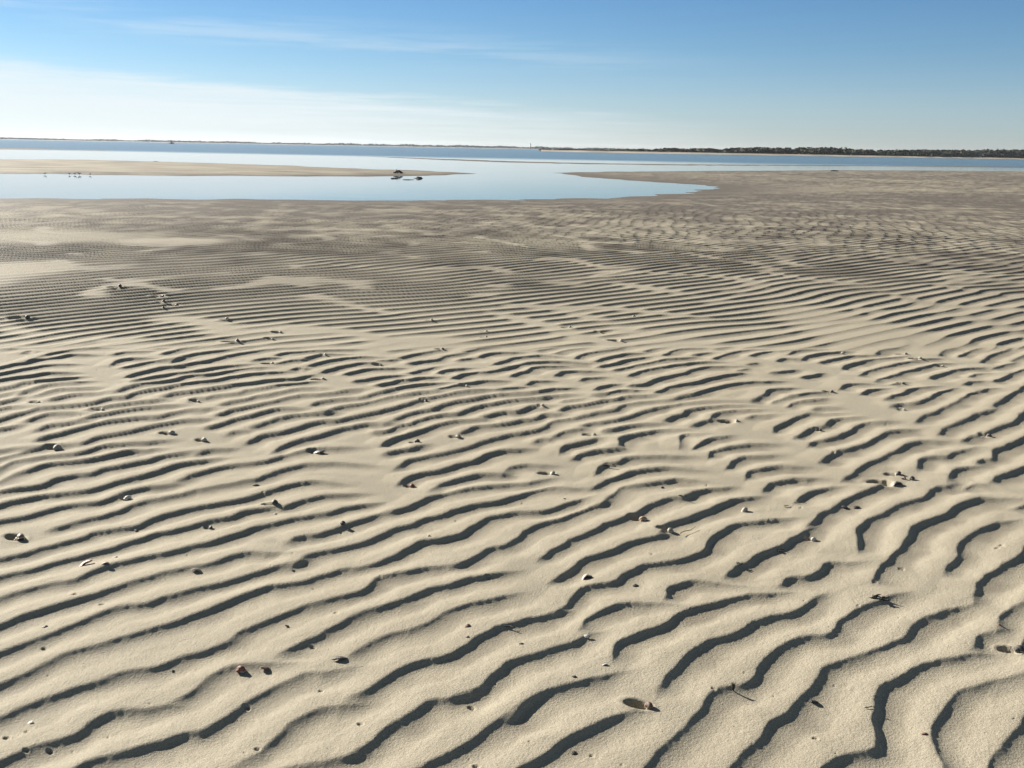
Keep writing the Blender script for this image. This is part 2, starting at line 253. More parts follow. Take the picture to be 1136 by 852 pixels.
ITEMS = [
('snail', 0.395, 2.408, 0.0345, 'dark brown pale-rimmed snail shell in the largest scour pit, bottom of the photo', {'pit': 1.5, 'col': 'brown'}),
('snail', -1.005, 3.909, 0.0399, 'round dark snail shell in a teardrop pit, alone on a pale ridge on the left', {'pit': 1.1, 'col': 'dark'}),
('snail', -1.892, 3.53, 0.0515, 'brown angular snail shell lying right of its pit at the left edge', {'pit': 1.2, 'col': 'tan'}),
('snail', -1.795, 4.93, 0.0404, 'snail shell in an eye-shaped pit, left one of a close pair on the left', {'pit': 1.4, 'col': 'grey'}),
('snail', -1.585, 4.821, 0.0367, 'small snail shell, right one of a close pair in pits on the left', {'pit': 1.2, 'col': 'pale'}),
('snail', -2.273, 4.662, 0.05, 'grey snail shell sunk in a dark trough near the left edge', {'pit': 1.1, 'col': 'grey'}),
('snail', -0.448, 4.202, 0.0353, 'reddish brown snail shell at the blunt left end of a dark trough', {'pit': 0.9, 'col': 'red'}),
('snail', 0.205, 4.403, 0.0366, 'snail shell with a bright white lip right of a round black pit, mid sand', {'pit': 1.6, 'col': 'pale'}),
('snail', -0.283, 4.967, 0.0361, 'pale triangular snail shell, right one of two near the end of a trough', {'pit': 1.1, 'col': 'pale'}),
('snail', -0.489, 4.872, 0.0356, 'dark snail shell, left one of two near the end of a trough', {'pit': 1.0, 'col': 'dark'}),
('snail', 0.448, 5.046, 0.0391, 'snail shell in a slit-shaped pit just above and right of the white-lipped shell', {'pit': 1.2, 'col': 'grey'}),
('snail', 0.56, 3.85, 0.0386, 'snail shell, brown in front, just above the shell with a straw', {'pit': 1.2, 'col': 'tan'}),
('snail', 0.653, 3.715, 0.0376, 'black and white snail shell with a straw lying right of it', {'pit': 1.1, 'col': 'pale'}),
('snail', 1.017, 3.957, 0.0363, 'pale upright snail shell on open sand without a pit', {'col': 'pale'}),
('snail', 1.288, 5.369, 0.0503, 'snail shell in a dark oval pit on a smooth stretch right of centre', {'pit': 1.5, 'col': 'grey'}),
('snail', 1.219, 3.656, 0.0306, 'small bright white snail shell below the end of a trough on the right', {'pit': 0.8, 'col': 'white'}),
('snail', 2.38, 5.711, 0.0413, 'brilliant white snail shell in a short trough, right of the smooth stretch', {'col': 'white', 'pit': 0.8}),
('clam', 1.796, 4.322, 0.0592, 'blocky pale clam shell, biggest of a four-shell cluster on the right', {'pit': 1.5, 'col': 'pale'}),
('snail', 1.87, 4.462, 0.0375, 'dark snail shell at the top of the four-shell cluster', {'pit': 1.3, 'col': 'dark'}),
('snail', 1.904, 4.392, 0.0325, 'dark snail shell at the right end of the four-shell cluster', {'col': 'dark'}),
('snail', 1.871, 4.396, 0.0232, 'tiny brown snail shell in the middle of the four-shell cluster', {'col': 'brown'}),
('clam', 0.279, 3.253, 0.0433, 'pinkish white cap-shaped clam shell lying on a smooth sand ridge', {'col': 'white'}),
('snail', -0.778, 2.573, 0.0314, 'dark reddish round snail shell with a pale streak, at a trough end lower left', {'col': 'red'}),
('chip', -0.709, 2.575, 0.0369, 'dark knobbly shell fragment lying right of the dark reddish round shell', {'col': 'brown'}),
('chip', -0.498, 2.624, 0.0369, 'long dark shell fragment between two trough ends, lower left of centre', {'col': 'dark'}),
('chip', 0.871, 2.473, 0.0252, 'black square shell chip beside a dark trough at lower right', {'col': 'black'}),
('snail', -0.674, 3.686, 0.0262, 'black round snail shell lying in a faint trough left of centre', {'col': 'black'}),
('chip', -1.153, 4.188, 0.0255, 'small black shell chip above the teardrop pit on the left', {'col': 'black'}),
('chip', -0.965, 4.68, 0.0603, 'long dark shell fragment lying along a trough end left of centre', {'col': 'dark', 'pit': 0.8}),
('snail', -1.662, 3.997, 0.0382, 'small pale snail shell with a black hole above it on the left ridges', {'col': 'white', 'pit': 0.8}),
('chip', -1.491, 3.637, 0.0156, 'small dark shell chip on the edge of a left trough', {'col': 'black'}),
('chip', -1.539, 3.296, 0.051, 'thin reddish shell fragment lying on a pale ridge on the left', {'col': 'red'}),
('chip', -1.461, 3.36, 0.0128, 'tiny black shell chip beside the thin reddish fragment', {'col': 'black'}),
('chip', -1.465, 3.276, 0.0216, 'small brown shell chip under the thin reddish fragment', {'col': 'brown'}),
('chip', -1.125, 3.247, 0.0382, 'grey sliver of shell in a trough on the left', {'col': 'grey'}),
('snail', -1.197, 3.666, 0.0268, 'small dark snail shell in the trough below the teardrop pit', {'col': 'dark', 'pit': 1}),
('chip', -0.98, 3.826, 0.0137, 'tiny dark shell chip just below the teardrop pit', {'col': 'dark'}),
('chip', -0.781, 3.266, 0.0136, 'tiny black shell chip alone on a wide ridge left of centre', {'col': 'black'}),
('chip', 0.043, 2.744, 0.013, 'small black shell chip on a wide ridge below the smooth sand, centre', {'col': 'black'}),
('chip', 0.195, 2.546, 0.0137, 'small dark shell chip left of the largest scour pit', {'col': 'dark'}),
('chip', 0.292, 2.626, 0.0169, 'pale shell chip up and left of the largest scour pit', {'col': 'white'}),
('chip', 0.251, 2.8, 0.0207, 'white shell chip in the trough above the wide centre ridge', {'col': 'white'}),
('chip', 0.174, 2.195, 0.0148, 'round dark shell chip in the lowest trough at bottom centre', {'col': 'dark'}),
('chip', -0.127, 2.848, 0.0209, 'brown shell chip, upper of two on a ridge at lower centre', {'col': 'brown'}),
('chip', -0.125, 2.769, 0.0117, 'dark shell chip, lower of two on a ridge at lower centre', {'col': 'black'}),
('chip', -0.708, 2.847, 0.0183, 'small dark shell chip on a ridge at lower left of centre', {'col': 'dark'}),
('chip', 0.454, 3.201, 0.0198, 'flat black shell chip in a trough right of the pinkish cap shell', {'col': 'black'}),
('chip', 0.703, 4.257, 0.0169, 'small black shell chip in the dark trough right of centre', {'col': 'black'}),
('chip', 0.242, 4.061, 0.0141, 'tiny black shell chip on the ridge below the white-lipped shell', {'col': 'black'}),
('chip', -0.317, 3.581, 0.0144, 'tiny dark shell chip on a broad ridge at centre left', {'col': 'dark'}),
('chip', -1.462, 2.804, 0.0162, 'small dark shell chip on a left ridge near the lower left corner', {'col': 'dark'}),
('chip', -1.265, 2.303, 0.014, 'pale shell chip near the lower left corner', {'col': 'white'}),
('chip', -0.979, 2.571, 0.0116, 'tiny black shell chip left of the dark reddish round shell', {'col': 'black'}),
('chip', 1.609, 2.916, 0.0118, 'tiny reddish shell chip near the right edge', {'col': 'red'}),
('chip', 1.122, 2.319, 0.0138, 'small reddish shell chip on the steep ridge at lower right', {'col': 'red'}),
('chip', 1.464, 4.017, 0.0294, 'dark shell chip, left of two below the four-shell cluster', {'col': 'dark'}),
('chip', 1.516, 4.025, 0.0295, 'black shell chip, right of two below the four-shell cluster', {'col': 'black'}),
('weed', 1.283, 3.113, 0.0751, 'scrap of dark seaweed lying across the end of a trough at right', {}),
('weed', 1.055, 3.541, 0.0443, 'dark seaweed tuft on the trough edge right of centre', {}),
('weed', 0.861, 3.38, 0.0387, 'small seaweed scrap with pale bits at a trough start right of centre', {}),
('weed', 0.65, 2.513, 0.0389, 'upright speckled seaweed sprig standing in a dark trough at lower right', {'up': 1}),
('twig', 0.482, 4.526, 0.071, 'short black twig leaning across a trough end right of centre', {'rot': -35}),
('twig', 0.768, 4.1, 0.0369, 'short dark twig at the end of a trough, above the straw', {'rot': -40}),
('straw', 0.729, 3.709, 0.0904, 'thin dry straw lying beside the black and white snail shell', {'rot': 40}),
('weed', 1.21, 4.01, 0.0494, 'ring-shaped dry weed tangle on smooth sand at right', {'ring': 1}),
('straw', 1.279, 4.047, 0.05, 'bent dark stem lying right of the ring-shaped weed tangle', {'rot': -10, 'dark': 1}),
('twig', 1.014, 2.43, 0.0253, 'short brown twig poking from the ridge at lower right', {'rot': -5}),
('twig', 0.005, 2.853, 0.0358, 'short black twig lying in a trough at lower centre', {'rot': -20}),
('snail', 2.641, 5.175, 0.05, 'dark snail shell on a black trough near the right edge', {'col': 'dark', 'pit': 0.8}),
('snail', 1.726, 5.232, 0.037, 'dark snail shell between two short troughs right of the smooth stretch', {'col': 'dark', 'pit': 0.8}),
('snail', 1.602, 2.769, 0.036, 'dark snail shell cut by the right edge of the photo, lower right', {'col': 'black', 'pit': 1.2}),
('snail', -2.346, 5.374, 0.0392, 'middle distance shell at the right end of a short pit trough, left side', {'col': 'grey', 'pit': 1.4}),
('snail', -2.761, 5.487, 0.041, 'middle distance shell in a black pit, nearest to the left edge', {'col': 'dark', 'pit': 1.4}),
('snail', -1.863, 5.592, 0.0394, 'middle distance pale shell in a pit above the close pair of pits', {'col': 'pale', 'pit': 1.2}),
('snail', -1.245, 6.221, 0.0453, 'middle distance shell in an oval pit, lower of three left of centre', {'col': 'pale', 'pit': 1.4}),
('snail', -1.681, 6.651, 0.0455, 'middle distance shell in an oval pit, left of three left of centre', {'col': 'pale', 'pit': 1.4}),
('snail', -1.375, 6.983, 0.0404, 'middle distance white shell, top of three left of centre', {'col': 'white', 'pit': 0.8}),
('snail', -0.932, 6.714, 0.045, 'middle distance shell on the edge of a smooth patch left of centre', {'col': 'grey', 'pit': 1}),
('snail', -0.293, 6.143, 0.041, 'middle distance white shell on a trough at centre', {'col': 'white', 'pit': 0.9}),
('snail', -0.534, 7.273, 0.0483, 'middle distance dark shell at the end of a trough, above the smooth patch', {'col': 'dark', 'pit': 1}),
('snail', -0.52, 5.742, 0.0386, 'middle distance dark shell sunk in a trough left of the centre line', {'col': 'dark', 'pit': 1}),
('snail', 0.186, 5.632, 0.0324, 'middle distance shell at a faint trough end just right of centre', {'col': 'grey', 'pit': 0.8}),
('snail', 2.569, 7.429, 0.0519, 'middle distance pale upright shell, left one of a row of four on the right', {'col': 'white'}),
('snail', 3.055, 7.417, 0.0529, 'middle distance shell, second of a row of four on the right', {'col': 'pale', 'pit': 1}),
('snail', 3.087, 7.218, 0.0518, 'middle distance shell, third of a row of four on the right', {'col': 'grey', 'pit': 1.1}),
('snail', 3.168, 7.007, 0.0508, 'middle distance shell, right end of a row of four on the right', {'col': 'pale', 'pit': 0.9}),
('snail', 2.066, 6.101, 0.0429, 'middle distance dark shell in a shallow pit left of the white shell', {'col': 'dark', 'pit': 1}),
('snail', 2.638, 6.392, 0.0393, 'middle distance dark shell on a short trough above the brilliant white one', {'col': 'dark', 'pit': 0.8}),
('snail', -2.129, 7.372, 0.0652, 'far dark shell in a wide black pit, lowest of the far left group', {'col': 'dark', 'pit': 1.5}),
('snail', -1.902, 7.829, 0.0531, 'far shell in a small pit, upper of two beside a smooth strip', {'col': 'pale', 'pit': 1.1}),
('snail', -1.902, 7.558, 0.0514, 'far shell in a small pit, lower of two beside a smooth strip', {'col': 'pale', 'pit': 1.1}),
('snail', -2.48, 8.324, 0.0571, 'far pale shell below a stack of dark ripples on the left', {'col': 'pale', 'pit': 1}),
('snail', -3.504, 9.654, 0.0673, 'far dark shell, topmost of a vertical row of three on the left', {'col': 'dark', 'pit': 1.6}),
('snail', -3.367, 9.289, 0.0555, 'far dark shell, middle of a vertical row of three on the left', {'col': 'dark', 'pit': 1.5}),
('snail', -3.228, 8.872, 0.0443, 'far dark shell, lowest of a vertical row of three on the left', {'col': 'dark', 'pit': 1}),
('snail', -3.186, 9.116, 0.0633, 'far dark shell just right of a vertical row of three', {'col': 'dark', 'pit': 1.6}),
('snail', -4.122, 10.122, 0.0817, 'far dark shell among faint ripples left of a vertical row of three', {'col': 'dark', 'pit': 1.3}),
('snail', -4.173, 8.237, 0.0866, 'far dark shell in a curved pit near the left edge', {'col': 'dark', 'pit': 1.4}),
('snail', -0.213, 7.815, 0.0442, 'far dark shell, lower of two at the left end of a smooth diagonal strip', {'col': 'dark', 'pit': 1}),
('snail', -0.219, 8.035, 0.0454, 'far dark shell, upper of two at the left end of a smooth diagonal strip', {'col': 'dark', 'pit': 1}),
('snail', 0.492, 8.34, 0.055, 'far pale shell at the right end of a smooth diagonal strip', {'col': 'pale', 'pit': 1}),
('snail', 0.749, 8.13, 0.0461, 'far dark shell right of the smooth diagonal strip', {'col': 'dark', 'pit': 1}),
('snail', -0.724, 8.554, 0.0484, 'far dark shell left of the smooth diagonal strip', {'col': 'dark', 'pit': 1}),
('snail', 0.874, 7.726, 0.0587, 'far pale shell in a wide pit on the ripples right of centre', {'col': 'pale', 'pit': 1.4}),
('snail', 1.116, 8.918, 0.0506, 'far dark shell on a smooth spot among ripples right of centre', {'col': 'dark', 'pit': 0.8})]
PT_BOAT=(-309.6, 900, 1.69)
PT_TOWER=(32.73, 2300, -1.68)
PT_WRACK=None
BAR_THINGS=[(-6.74, 56.73), (-6.02, 49.48), (-5.19, 48.06), (-4.94, 50.45), (-29.01, 80.34), (28.57, 89.41)]
BIRDS=[(-21.8, 46.02), (-20.77, 46.24), (-20.63, 46.5), (-20.36, 46.36), (-19.87, 46.38)]
WATER_Z = -0.08
SUN_AZ, SUN_EL = -51.0, 23.5

# ------------------------------------------------------------------ helpers
def mat(name):
    m = bpy.data.materials.new(name); m.use_nodes = True
    nt = m.node_tree
    return m, nt, nt.nodes['Principled BSDF']

def node(nt, kind, **kw):
    n = nt.nodes.new(kind)
    for k, v in kw.items():
        if k.startswith('i_'): n.inputs[k[2:]].default_value = v
        else: setattr(n, k, v)
    return n

def mathn(nt, op, a, b=None, c=None, clamp=False):
    n = nt.nodes.new('ShaderNodeMath'); n.operation = op; n.use_clamp = clamp
    for i, v in enumerate((a, b, c)):
        if v is None: continue
        if isinstance(v, (int, float)): n.inputs[i].default_value = v
        else: nt.links.new(v, n.inputs[i])
    return n.outputs[0]

def ramp(nt, fac, stops):
    n = nt.nodes.new('ShaderNodeValToRGB')
    e = n.color_ramp.elements
    while len(e) < len(stops): e.new(0.5)
    for el, (p, c) in zip(e, stops):
        el.position = p; el.color = (c[0], c[1], c[2], 1)
    nt.links.new(fac, n.inputs[0])
    return n.outputs[0]

def mix(nt, fac, a, b, blend='MIX'):
    n = nt.nodes.new('ShaderNodeMix'); n.data_type = 'RGBA'; n.blend_type = blend
    for s, v in (('Factor', fac), ('A', a), ('B', b)):
        i = [k for k in n.inputs if k.name == s and (k.type == 'RGBA' if s != 'Factor' else k.type == 'VALUE')][0]
        if isinstance(v, (int, float)): i.default_value = v
        elif isinstance(v, tuple): i.default_value = (*v, 1)
        else: nt.links.new(v, i)
    return [o for o in n.outputs if o.type == 'RGBA'][0]

def link(name, me, material=None, parent=None, loc=None):
    o = bpy.data.objects.new(name, me); COL.objects.link(o)
    if material is not None: me.materials.append(material)
    if parent is not None: o.parent = parent
    if loc is not None: o.location = loc
    return o

def tag(o, label=None, cat=None, group=None, kind=None):
    if label: o['label'] = label
    if cat: o['category'] = cat
    if group: o['group'] = group
    if kind: o['kind'] = kind
    return o

def mesh_from(name, verts, faces, smooth=True):
    me = bpy.data.meshes.new(name); me.from_pydata([tuple(v) for v in verts], [], faces); me.update()
    if smooth: me.polygons.foreach_set('use_smooth', [True]*len(me.polygons))
    return me

def grid_mesh(name, X, Y, Z, attrs=None):
    nr, nc = X.shape
    me = bpy.data.meshes.new(name)
    co = np.stack([X, Y, Z], -1).reshape(-1, 3).astype(np.float32)
    i = np.arange(nr*nc, dtype=np.int32).reshape(nr, nc)
    q = np.stack([i[:-1, :-1], i[:-1, 1:], i[1:, 1:], i[1:, :-1]], -1).reshape(-1, 4)
    me.vertices.add(len(co)); me.vertices.foreach_set('co', co.ravel())
    me.loops.add(q.size); me.loops.foreach_set('vertex_index', q.ravel())
    me.polygons.add(len(q))
    me.polygons.foreach_set('loop_start', np.arange(0, q.size, 4, dtype=np.int32))
    me.polygons.foreach_set('use_smooth', np.ones(len(q), dtype=bool))
    me.update(calc_edges=True)
    for k, v in (attrs or {}).items():
        a = me.attributes.new(k, 'FLOAT', 'POINT'); a.data.foreach_set('value', v.ravel().astype(np.float32))
    return me

def sst(a, b, x):
    t = np.clip((x-a)/(b-a), 0, 1); return t*t*(3-2*t)

# ------------------------------------------------------------------ periodic noise tiles (made by filtering white noise)
def noise_tile(n, size, lam, spread, seed):
    r = np.random.default_rng(seed)
    f = np.fft.fftfreq(n, d=size/n)
    k = np.hypot(*np.meshgrid(f, f))
    s = np.exp(-((k*lam-1)/spread)**2) if spread < 5 else np.exp(-(k*lam)**2)
    t = np.fft.ifft2(np.fft.fft2(r.standard_normal((n, n)))*s).real
    return t/t.std()

def sample(tile, size, x, y):
    n = tile.shape[0]
    u = (x/size*n) % n; v = (y/size*n) % n
    i = np.floor(u).astype(np.int32); j = np.floor(v).astype(np.int32)
    a = (u-i).astype(np.float32); b = (v-j).astype(np.float32)
    i %= n; j %= n; i1 = (i+1) % n; j1 = (j+1) % n
    return (tile[j, i]*(1-a)*(1-b)+tile[j, i1]*a*(1-b)+tile[j1, i]*(1-a)*b+tile[j1, i1]*a*b)

N_BIG = noise_tile(512, 90.0, 14.0, 9, 1).astype(np.float32)
N_MED = noise_tile(512, 24.0, 2.2, 9, 2).astype(np.float32)
N_LUMP = noise_tile(1024, 12.0, 0.10, 9, 3).astype(np.float32)
N_FINE = noise_tile(1024, 5.0, 0.022, 9, 4).astype(np.float32)

# ripple field away from the traced crests: a band-limited wave train with natural forks and breaks
LAM = 0.23
CREST = np.array([math.sin(R(50)), math.cos(R(50))]); NRM = np.array([CREST[1], -CREST[0]])
def ripple_tile(n, size, lam, ang, dk, da, seed):
    r = np.random.default_rng(seed)
    f = np.fft.fftfreq(n, d=size/n)
    fx, fy = np.meshgrid(f, f)
    k = np.hypot(fx, fy)*lam
    th = np.arctan2(fy, fx)-math.atan2(NRM[1], NRM[0])-R(ang)
    th = (th+math.pi) % (2*math.pi)-math.pi
    s = np.exp(-((k-1)/dk)**2-(th/R(da))**2)
    z = np.fft.ifft2(np.fft.fft2(r.standard_normal((n, n)))*s)
    return (z/np.sqrt((abs(z)**2).mean())).astype(np.complex64)
T_A = ripple_tile(1800, 43.0, LAM, 0, 0.13, 9, 21)
T_N = ripple_tile(1800, 43.0, 0.155, 8, 0.12, 9, 31)
T_C = ripple_tile(1800, 43.0, 0.27, 30, 0.22, 18, 23)
T_B = ripple_tile(1800, 43.0, LAM*1.25, -48, 0.16, 14, 22)

def profile(ph):
    # ph 0..1 across one ripple starting at the brink: steep lee, trough, long gentle stoss
    lee = -0.5+0.34*np.exp(-ph/0.06)+0.66*(1-np.clip(ph/0.42, 0, 1))**2
    return lee+np.clip((ph-0.32)/0.68, 0, 1)

def wave(tile, x, y):
    re = sample(tile.real, 43.0, x, y); im = sample(tile.imag, 43.0, x, y)
    amp = np.hypot(re, im)
    ph = (np.arctan2(im, re)/(2*math.pi)) % 1.0
    return profile(ph)*sst(0.06, 0.55, amp)

# ------------------------------------------------------------------ near ripples from the crest lines
GX0, GX1, GY0, GY1, GS = -5.2, 5.4, 1.2, 8.8, 0.005
gnx, gny = int((GX1-GX0)/GS)+1, int((GY1-GY0)/GS)+1
NEAR = np.zeros((gny, gnx), np.float32)
H_RIP = 0.0193
def kernel(d, L, soft):
    # L is the local ripple spacing: even stoss slope up to the brink, steep lee running down into the trough
    s = 0.66*L
    stoss = 0.5*np.clip((d+s)/s, 0, 1)-0.035*np.exp(-(d/(0.05*L))**2)
    dp = np.clip(d, 0, 1); t_ = 1-np.clip(dp/(0.48*L), 0, 1)
    lee = -0.5+0.34*np.exp(-dp/((0.055+0.05*soft)*L))+0.66*t_*t_-0.035*np.exp(-(dp/(0.03*L))**2)
    lee = np.where(dp > 0.26*L, lee*(1-sst(0.26*L, 1.0*L, dp)**0.8), lee*(1-sst(0.26*L, 1.0*L, dp)**0.8))
    return np.where(d < 0, stoss, lee)

def smooth_line(p):
    p = np.array(p, float)
    if len(p) > 2:                                             # Catmull-Rom
        q = np.vstack([2*p[0]-p[1], p, 2*p[-1]-p[-2]]); out = []
        for a, b, c, d in zip(q[:-3], q[1:-2], q[2:-1], q[3:]):
            for t in np.linspace(0, 1, 6, endpoint=False):
                out.append(0.5*((2*b)+(c-a)*t+(2*a-5*b+4*c-d)*t*t+(3*b-a-3*c+d)*t**3))
        p = np.array(out+[p[-1]])
    s = np.concatenate([[0], np.cumsum(np.hypot(*np.diff(p, axis=0).T))])
    n = max(2, int(s[-1]/0.03)+1); u = np.linspace(0, s[-1], n)
    return np.stack([np.interp(u, s, p[:, 0]), np.interp(u, s, p[:, 1])], 1), u

for k, flat in enumerate(RIPPLES):
    pts, u = smooth_line(np.array(flat, float).reshape(-1, 2)/1000)
    L = u[-1]
    if L < 0.02: continue
    # crests die away slowly past the point where they stop throwing a dark shadow
    e0, e1 = min(0.06, 0.5*L), min(0.16, 0.6*L)
    t0 = (pts[0]-pts[min(3, len(pts)-1)]); t0 /= np.hypot(*t0); t1 = (pts[-1]-pts[max(-4, -len(pts))]); t1 /= np.hypot(*t1)
    pts = np.vstack([pts[0]+t0*e0, pts, pts[-1]+t1*e1])
    u = np.concatenate([[0], np.cumsum(np.hypot(*np.diff(pts, axis=0).T))]); L = u[-1]
    W = 0.17
    i0 = max(0, int((pts[:, 0].min()-W-GX0)/GS)); i1 = min(gnx, int((pts[:, 0].max()+W-GX0)/GS)+2)
    j0 = max(0, int((pts[:, 1].min()-W-GY0)/GS)); j1 = min(gny, int((pts[:, 1].max()+W-GY0)/GS)+2)
    if i1 <= i0 or j1 <= j0: continue
    best = np.full((j1-j0, i1-i0), 1e9, np.float32); sd = np.zeros_like(best); ss = np.zeros_like(best)
    for a, b, ua, ub in zip(pts[:-1], pts[1:], u[:-1], u[1:]):
        ia = max(i0, int((min(a[0], b[0])-W-GX0)/GS)); ib = min(i1, int((max(a[0], b[0])+W-GX0)/GS)+2)
        ja = max(j0, int((min(a[1], b[1])-W-GY0)/GS)); jb = min(j1, int((max(a[1], b[1])+W-GY0)/GS)+2)
        if ib <= ia or jb <= ja: continue
        X = (GX0+np.arange(ia, ib)*GS-a[0])[None, :]; Y = (GY0+np.arange(ja, jb)*GS-a[1])[:, None]
        e = b-a; l2 = e@e
        t = np.clip((X*e[0]+Y*e[1])/l2, 0, 1)
        dx = X-t*e[0]; dy = Y-t*e[1]; d2 = dx*dx+dy*dy
        sl = (slice(ja-j0, jb-j0), slice(ia-i0, ib-i0))
        m = d2 < best[sl]
        side = np.where(e[0]*Y-e[1]*X > 0, -1.0, 1.0)          # + on the lee (right-hand) side
        best[sl] = np.where(m, d2, best[sl]); sd[sl] = np.where(m, side*np.sqrt(d2), sd[sl]); ss[sl] = np.where(m, ua+t*(ub-ua), ss[sl])
    gx = (GX0+np.arange(i0, i1)*GS)[None, :]+0*best; gy = (GY0+np.arange(j0, j1)*GS)[:, None]+0*best
    d = sd+0.0025*sample(N_LUMP, 12.0, gx, gy)+0.0009*sample(N_FINE, 5.0, gx, gy)
    tap = sst(-0.005, e0+min(0.03, 0.15*L), ss)*sst(-0.005, e1+min(0.04, 0.15*L), L-ss)
    mod = 1.04+0.10*sample(N_MED, 6.0, gx+k*0.37, gy)
    short = 0.78+0.22*float(sst(0.1, 0.5, np.array(L)))
    soft = sst(0.10, -0.30, gx/gy)*sst(5.5, 4.0, gy)                 # the left-hand foreground has lower, rounder lee faces
    Ls = float(np.interp(np.median(pts[:, 1])+0.35*np.median(pts[:, 0])*0.6, [2.2, 3.0, 4.5, 7.0], [0.150, 0.145, 0.155, 0.18]))
    if np.median(pts[:, 0]) > 0.35*np.median(pts[:, 1]) or np.median(pts[:, 1]) < 2.9 and np.median(pts[:, 0]) > 0.1: Ls *= 1.2
    NEAR[j0:j1, i0:i1] += np.where(best < 1e8, kernel(d, Ls, soft)*np.interp(gy, [2.4, 3.2, 4.4, 8], [0.80, 0.90, 1.03, 1.10])*(1+0.10*sst(0.2, 0.45, gx/gy))*tap*mod*short, 0)

NEAR = np.where(NEAR < 0, 0.44*np.tanh(NEAR/0.44), 0.62*np.tanh(NEAR/0.62)).astype(np.float32)*1.2

def near(x, y):
    u = np.clip((x-GX0)/GS, 0, gnx-1.001); v = np.clip((y-GY0)/GS, 0, gny-1.001)
    i = u.astype(np.int32); j = v.astype(np.int32); a = u-i; b = v-j
    return NEAR[j, i]*(1-a)*(1-b)+NEAR[j, i+1]*a*(1-b)+NEAR[j+1, i]*(1-a)*b+NEAR[j+1, i+1]*a*b

# ------------------------------------------------------------------ shore distance and the ground height
def sdf(poly, x, y):
    p = np.array(poly); q = np.roll(p, -1, axis=0)
    d2 = np.full(x.shape, 1e12); ins = np.zeros(x.shape, bool)
    for a, b in zip(p, q):
        e = b-a; wx = x-a[0]; wy = y-a[1]
        t = np.clip((wx*e[0]+wy*e[1])/max(e@e, 1e-9), 0, 1)
        d2 = np.minimum(d2, (wx-t*e[0])**2+(wy-t*e[1])**2)
        c = (a[1] > y) != (b[1] > y)
        if c.any() and abs(e[1]) > 1e-12: ins ^= c & (x < e[0]*(y-a[1])/e[1]+a[0])
    d = np.sqrt(d2)
    return np.where(ins, d, -d)
MAIN_CLOSED = MAIN+[(MAIN[-1][0], -30.0), (MAIN[0][0], -30.0)]

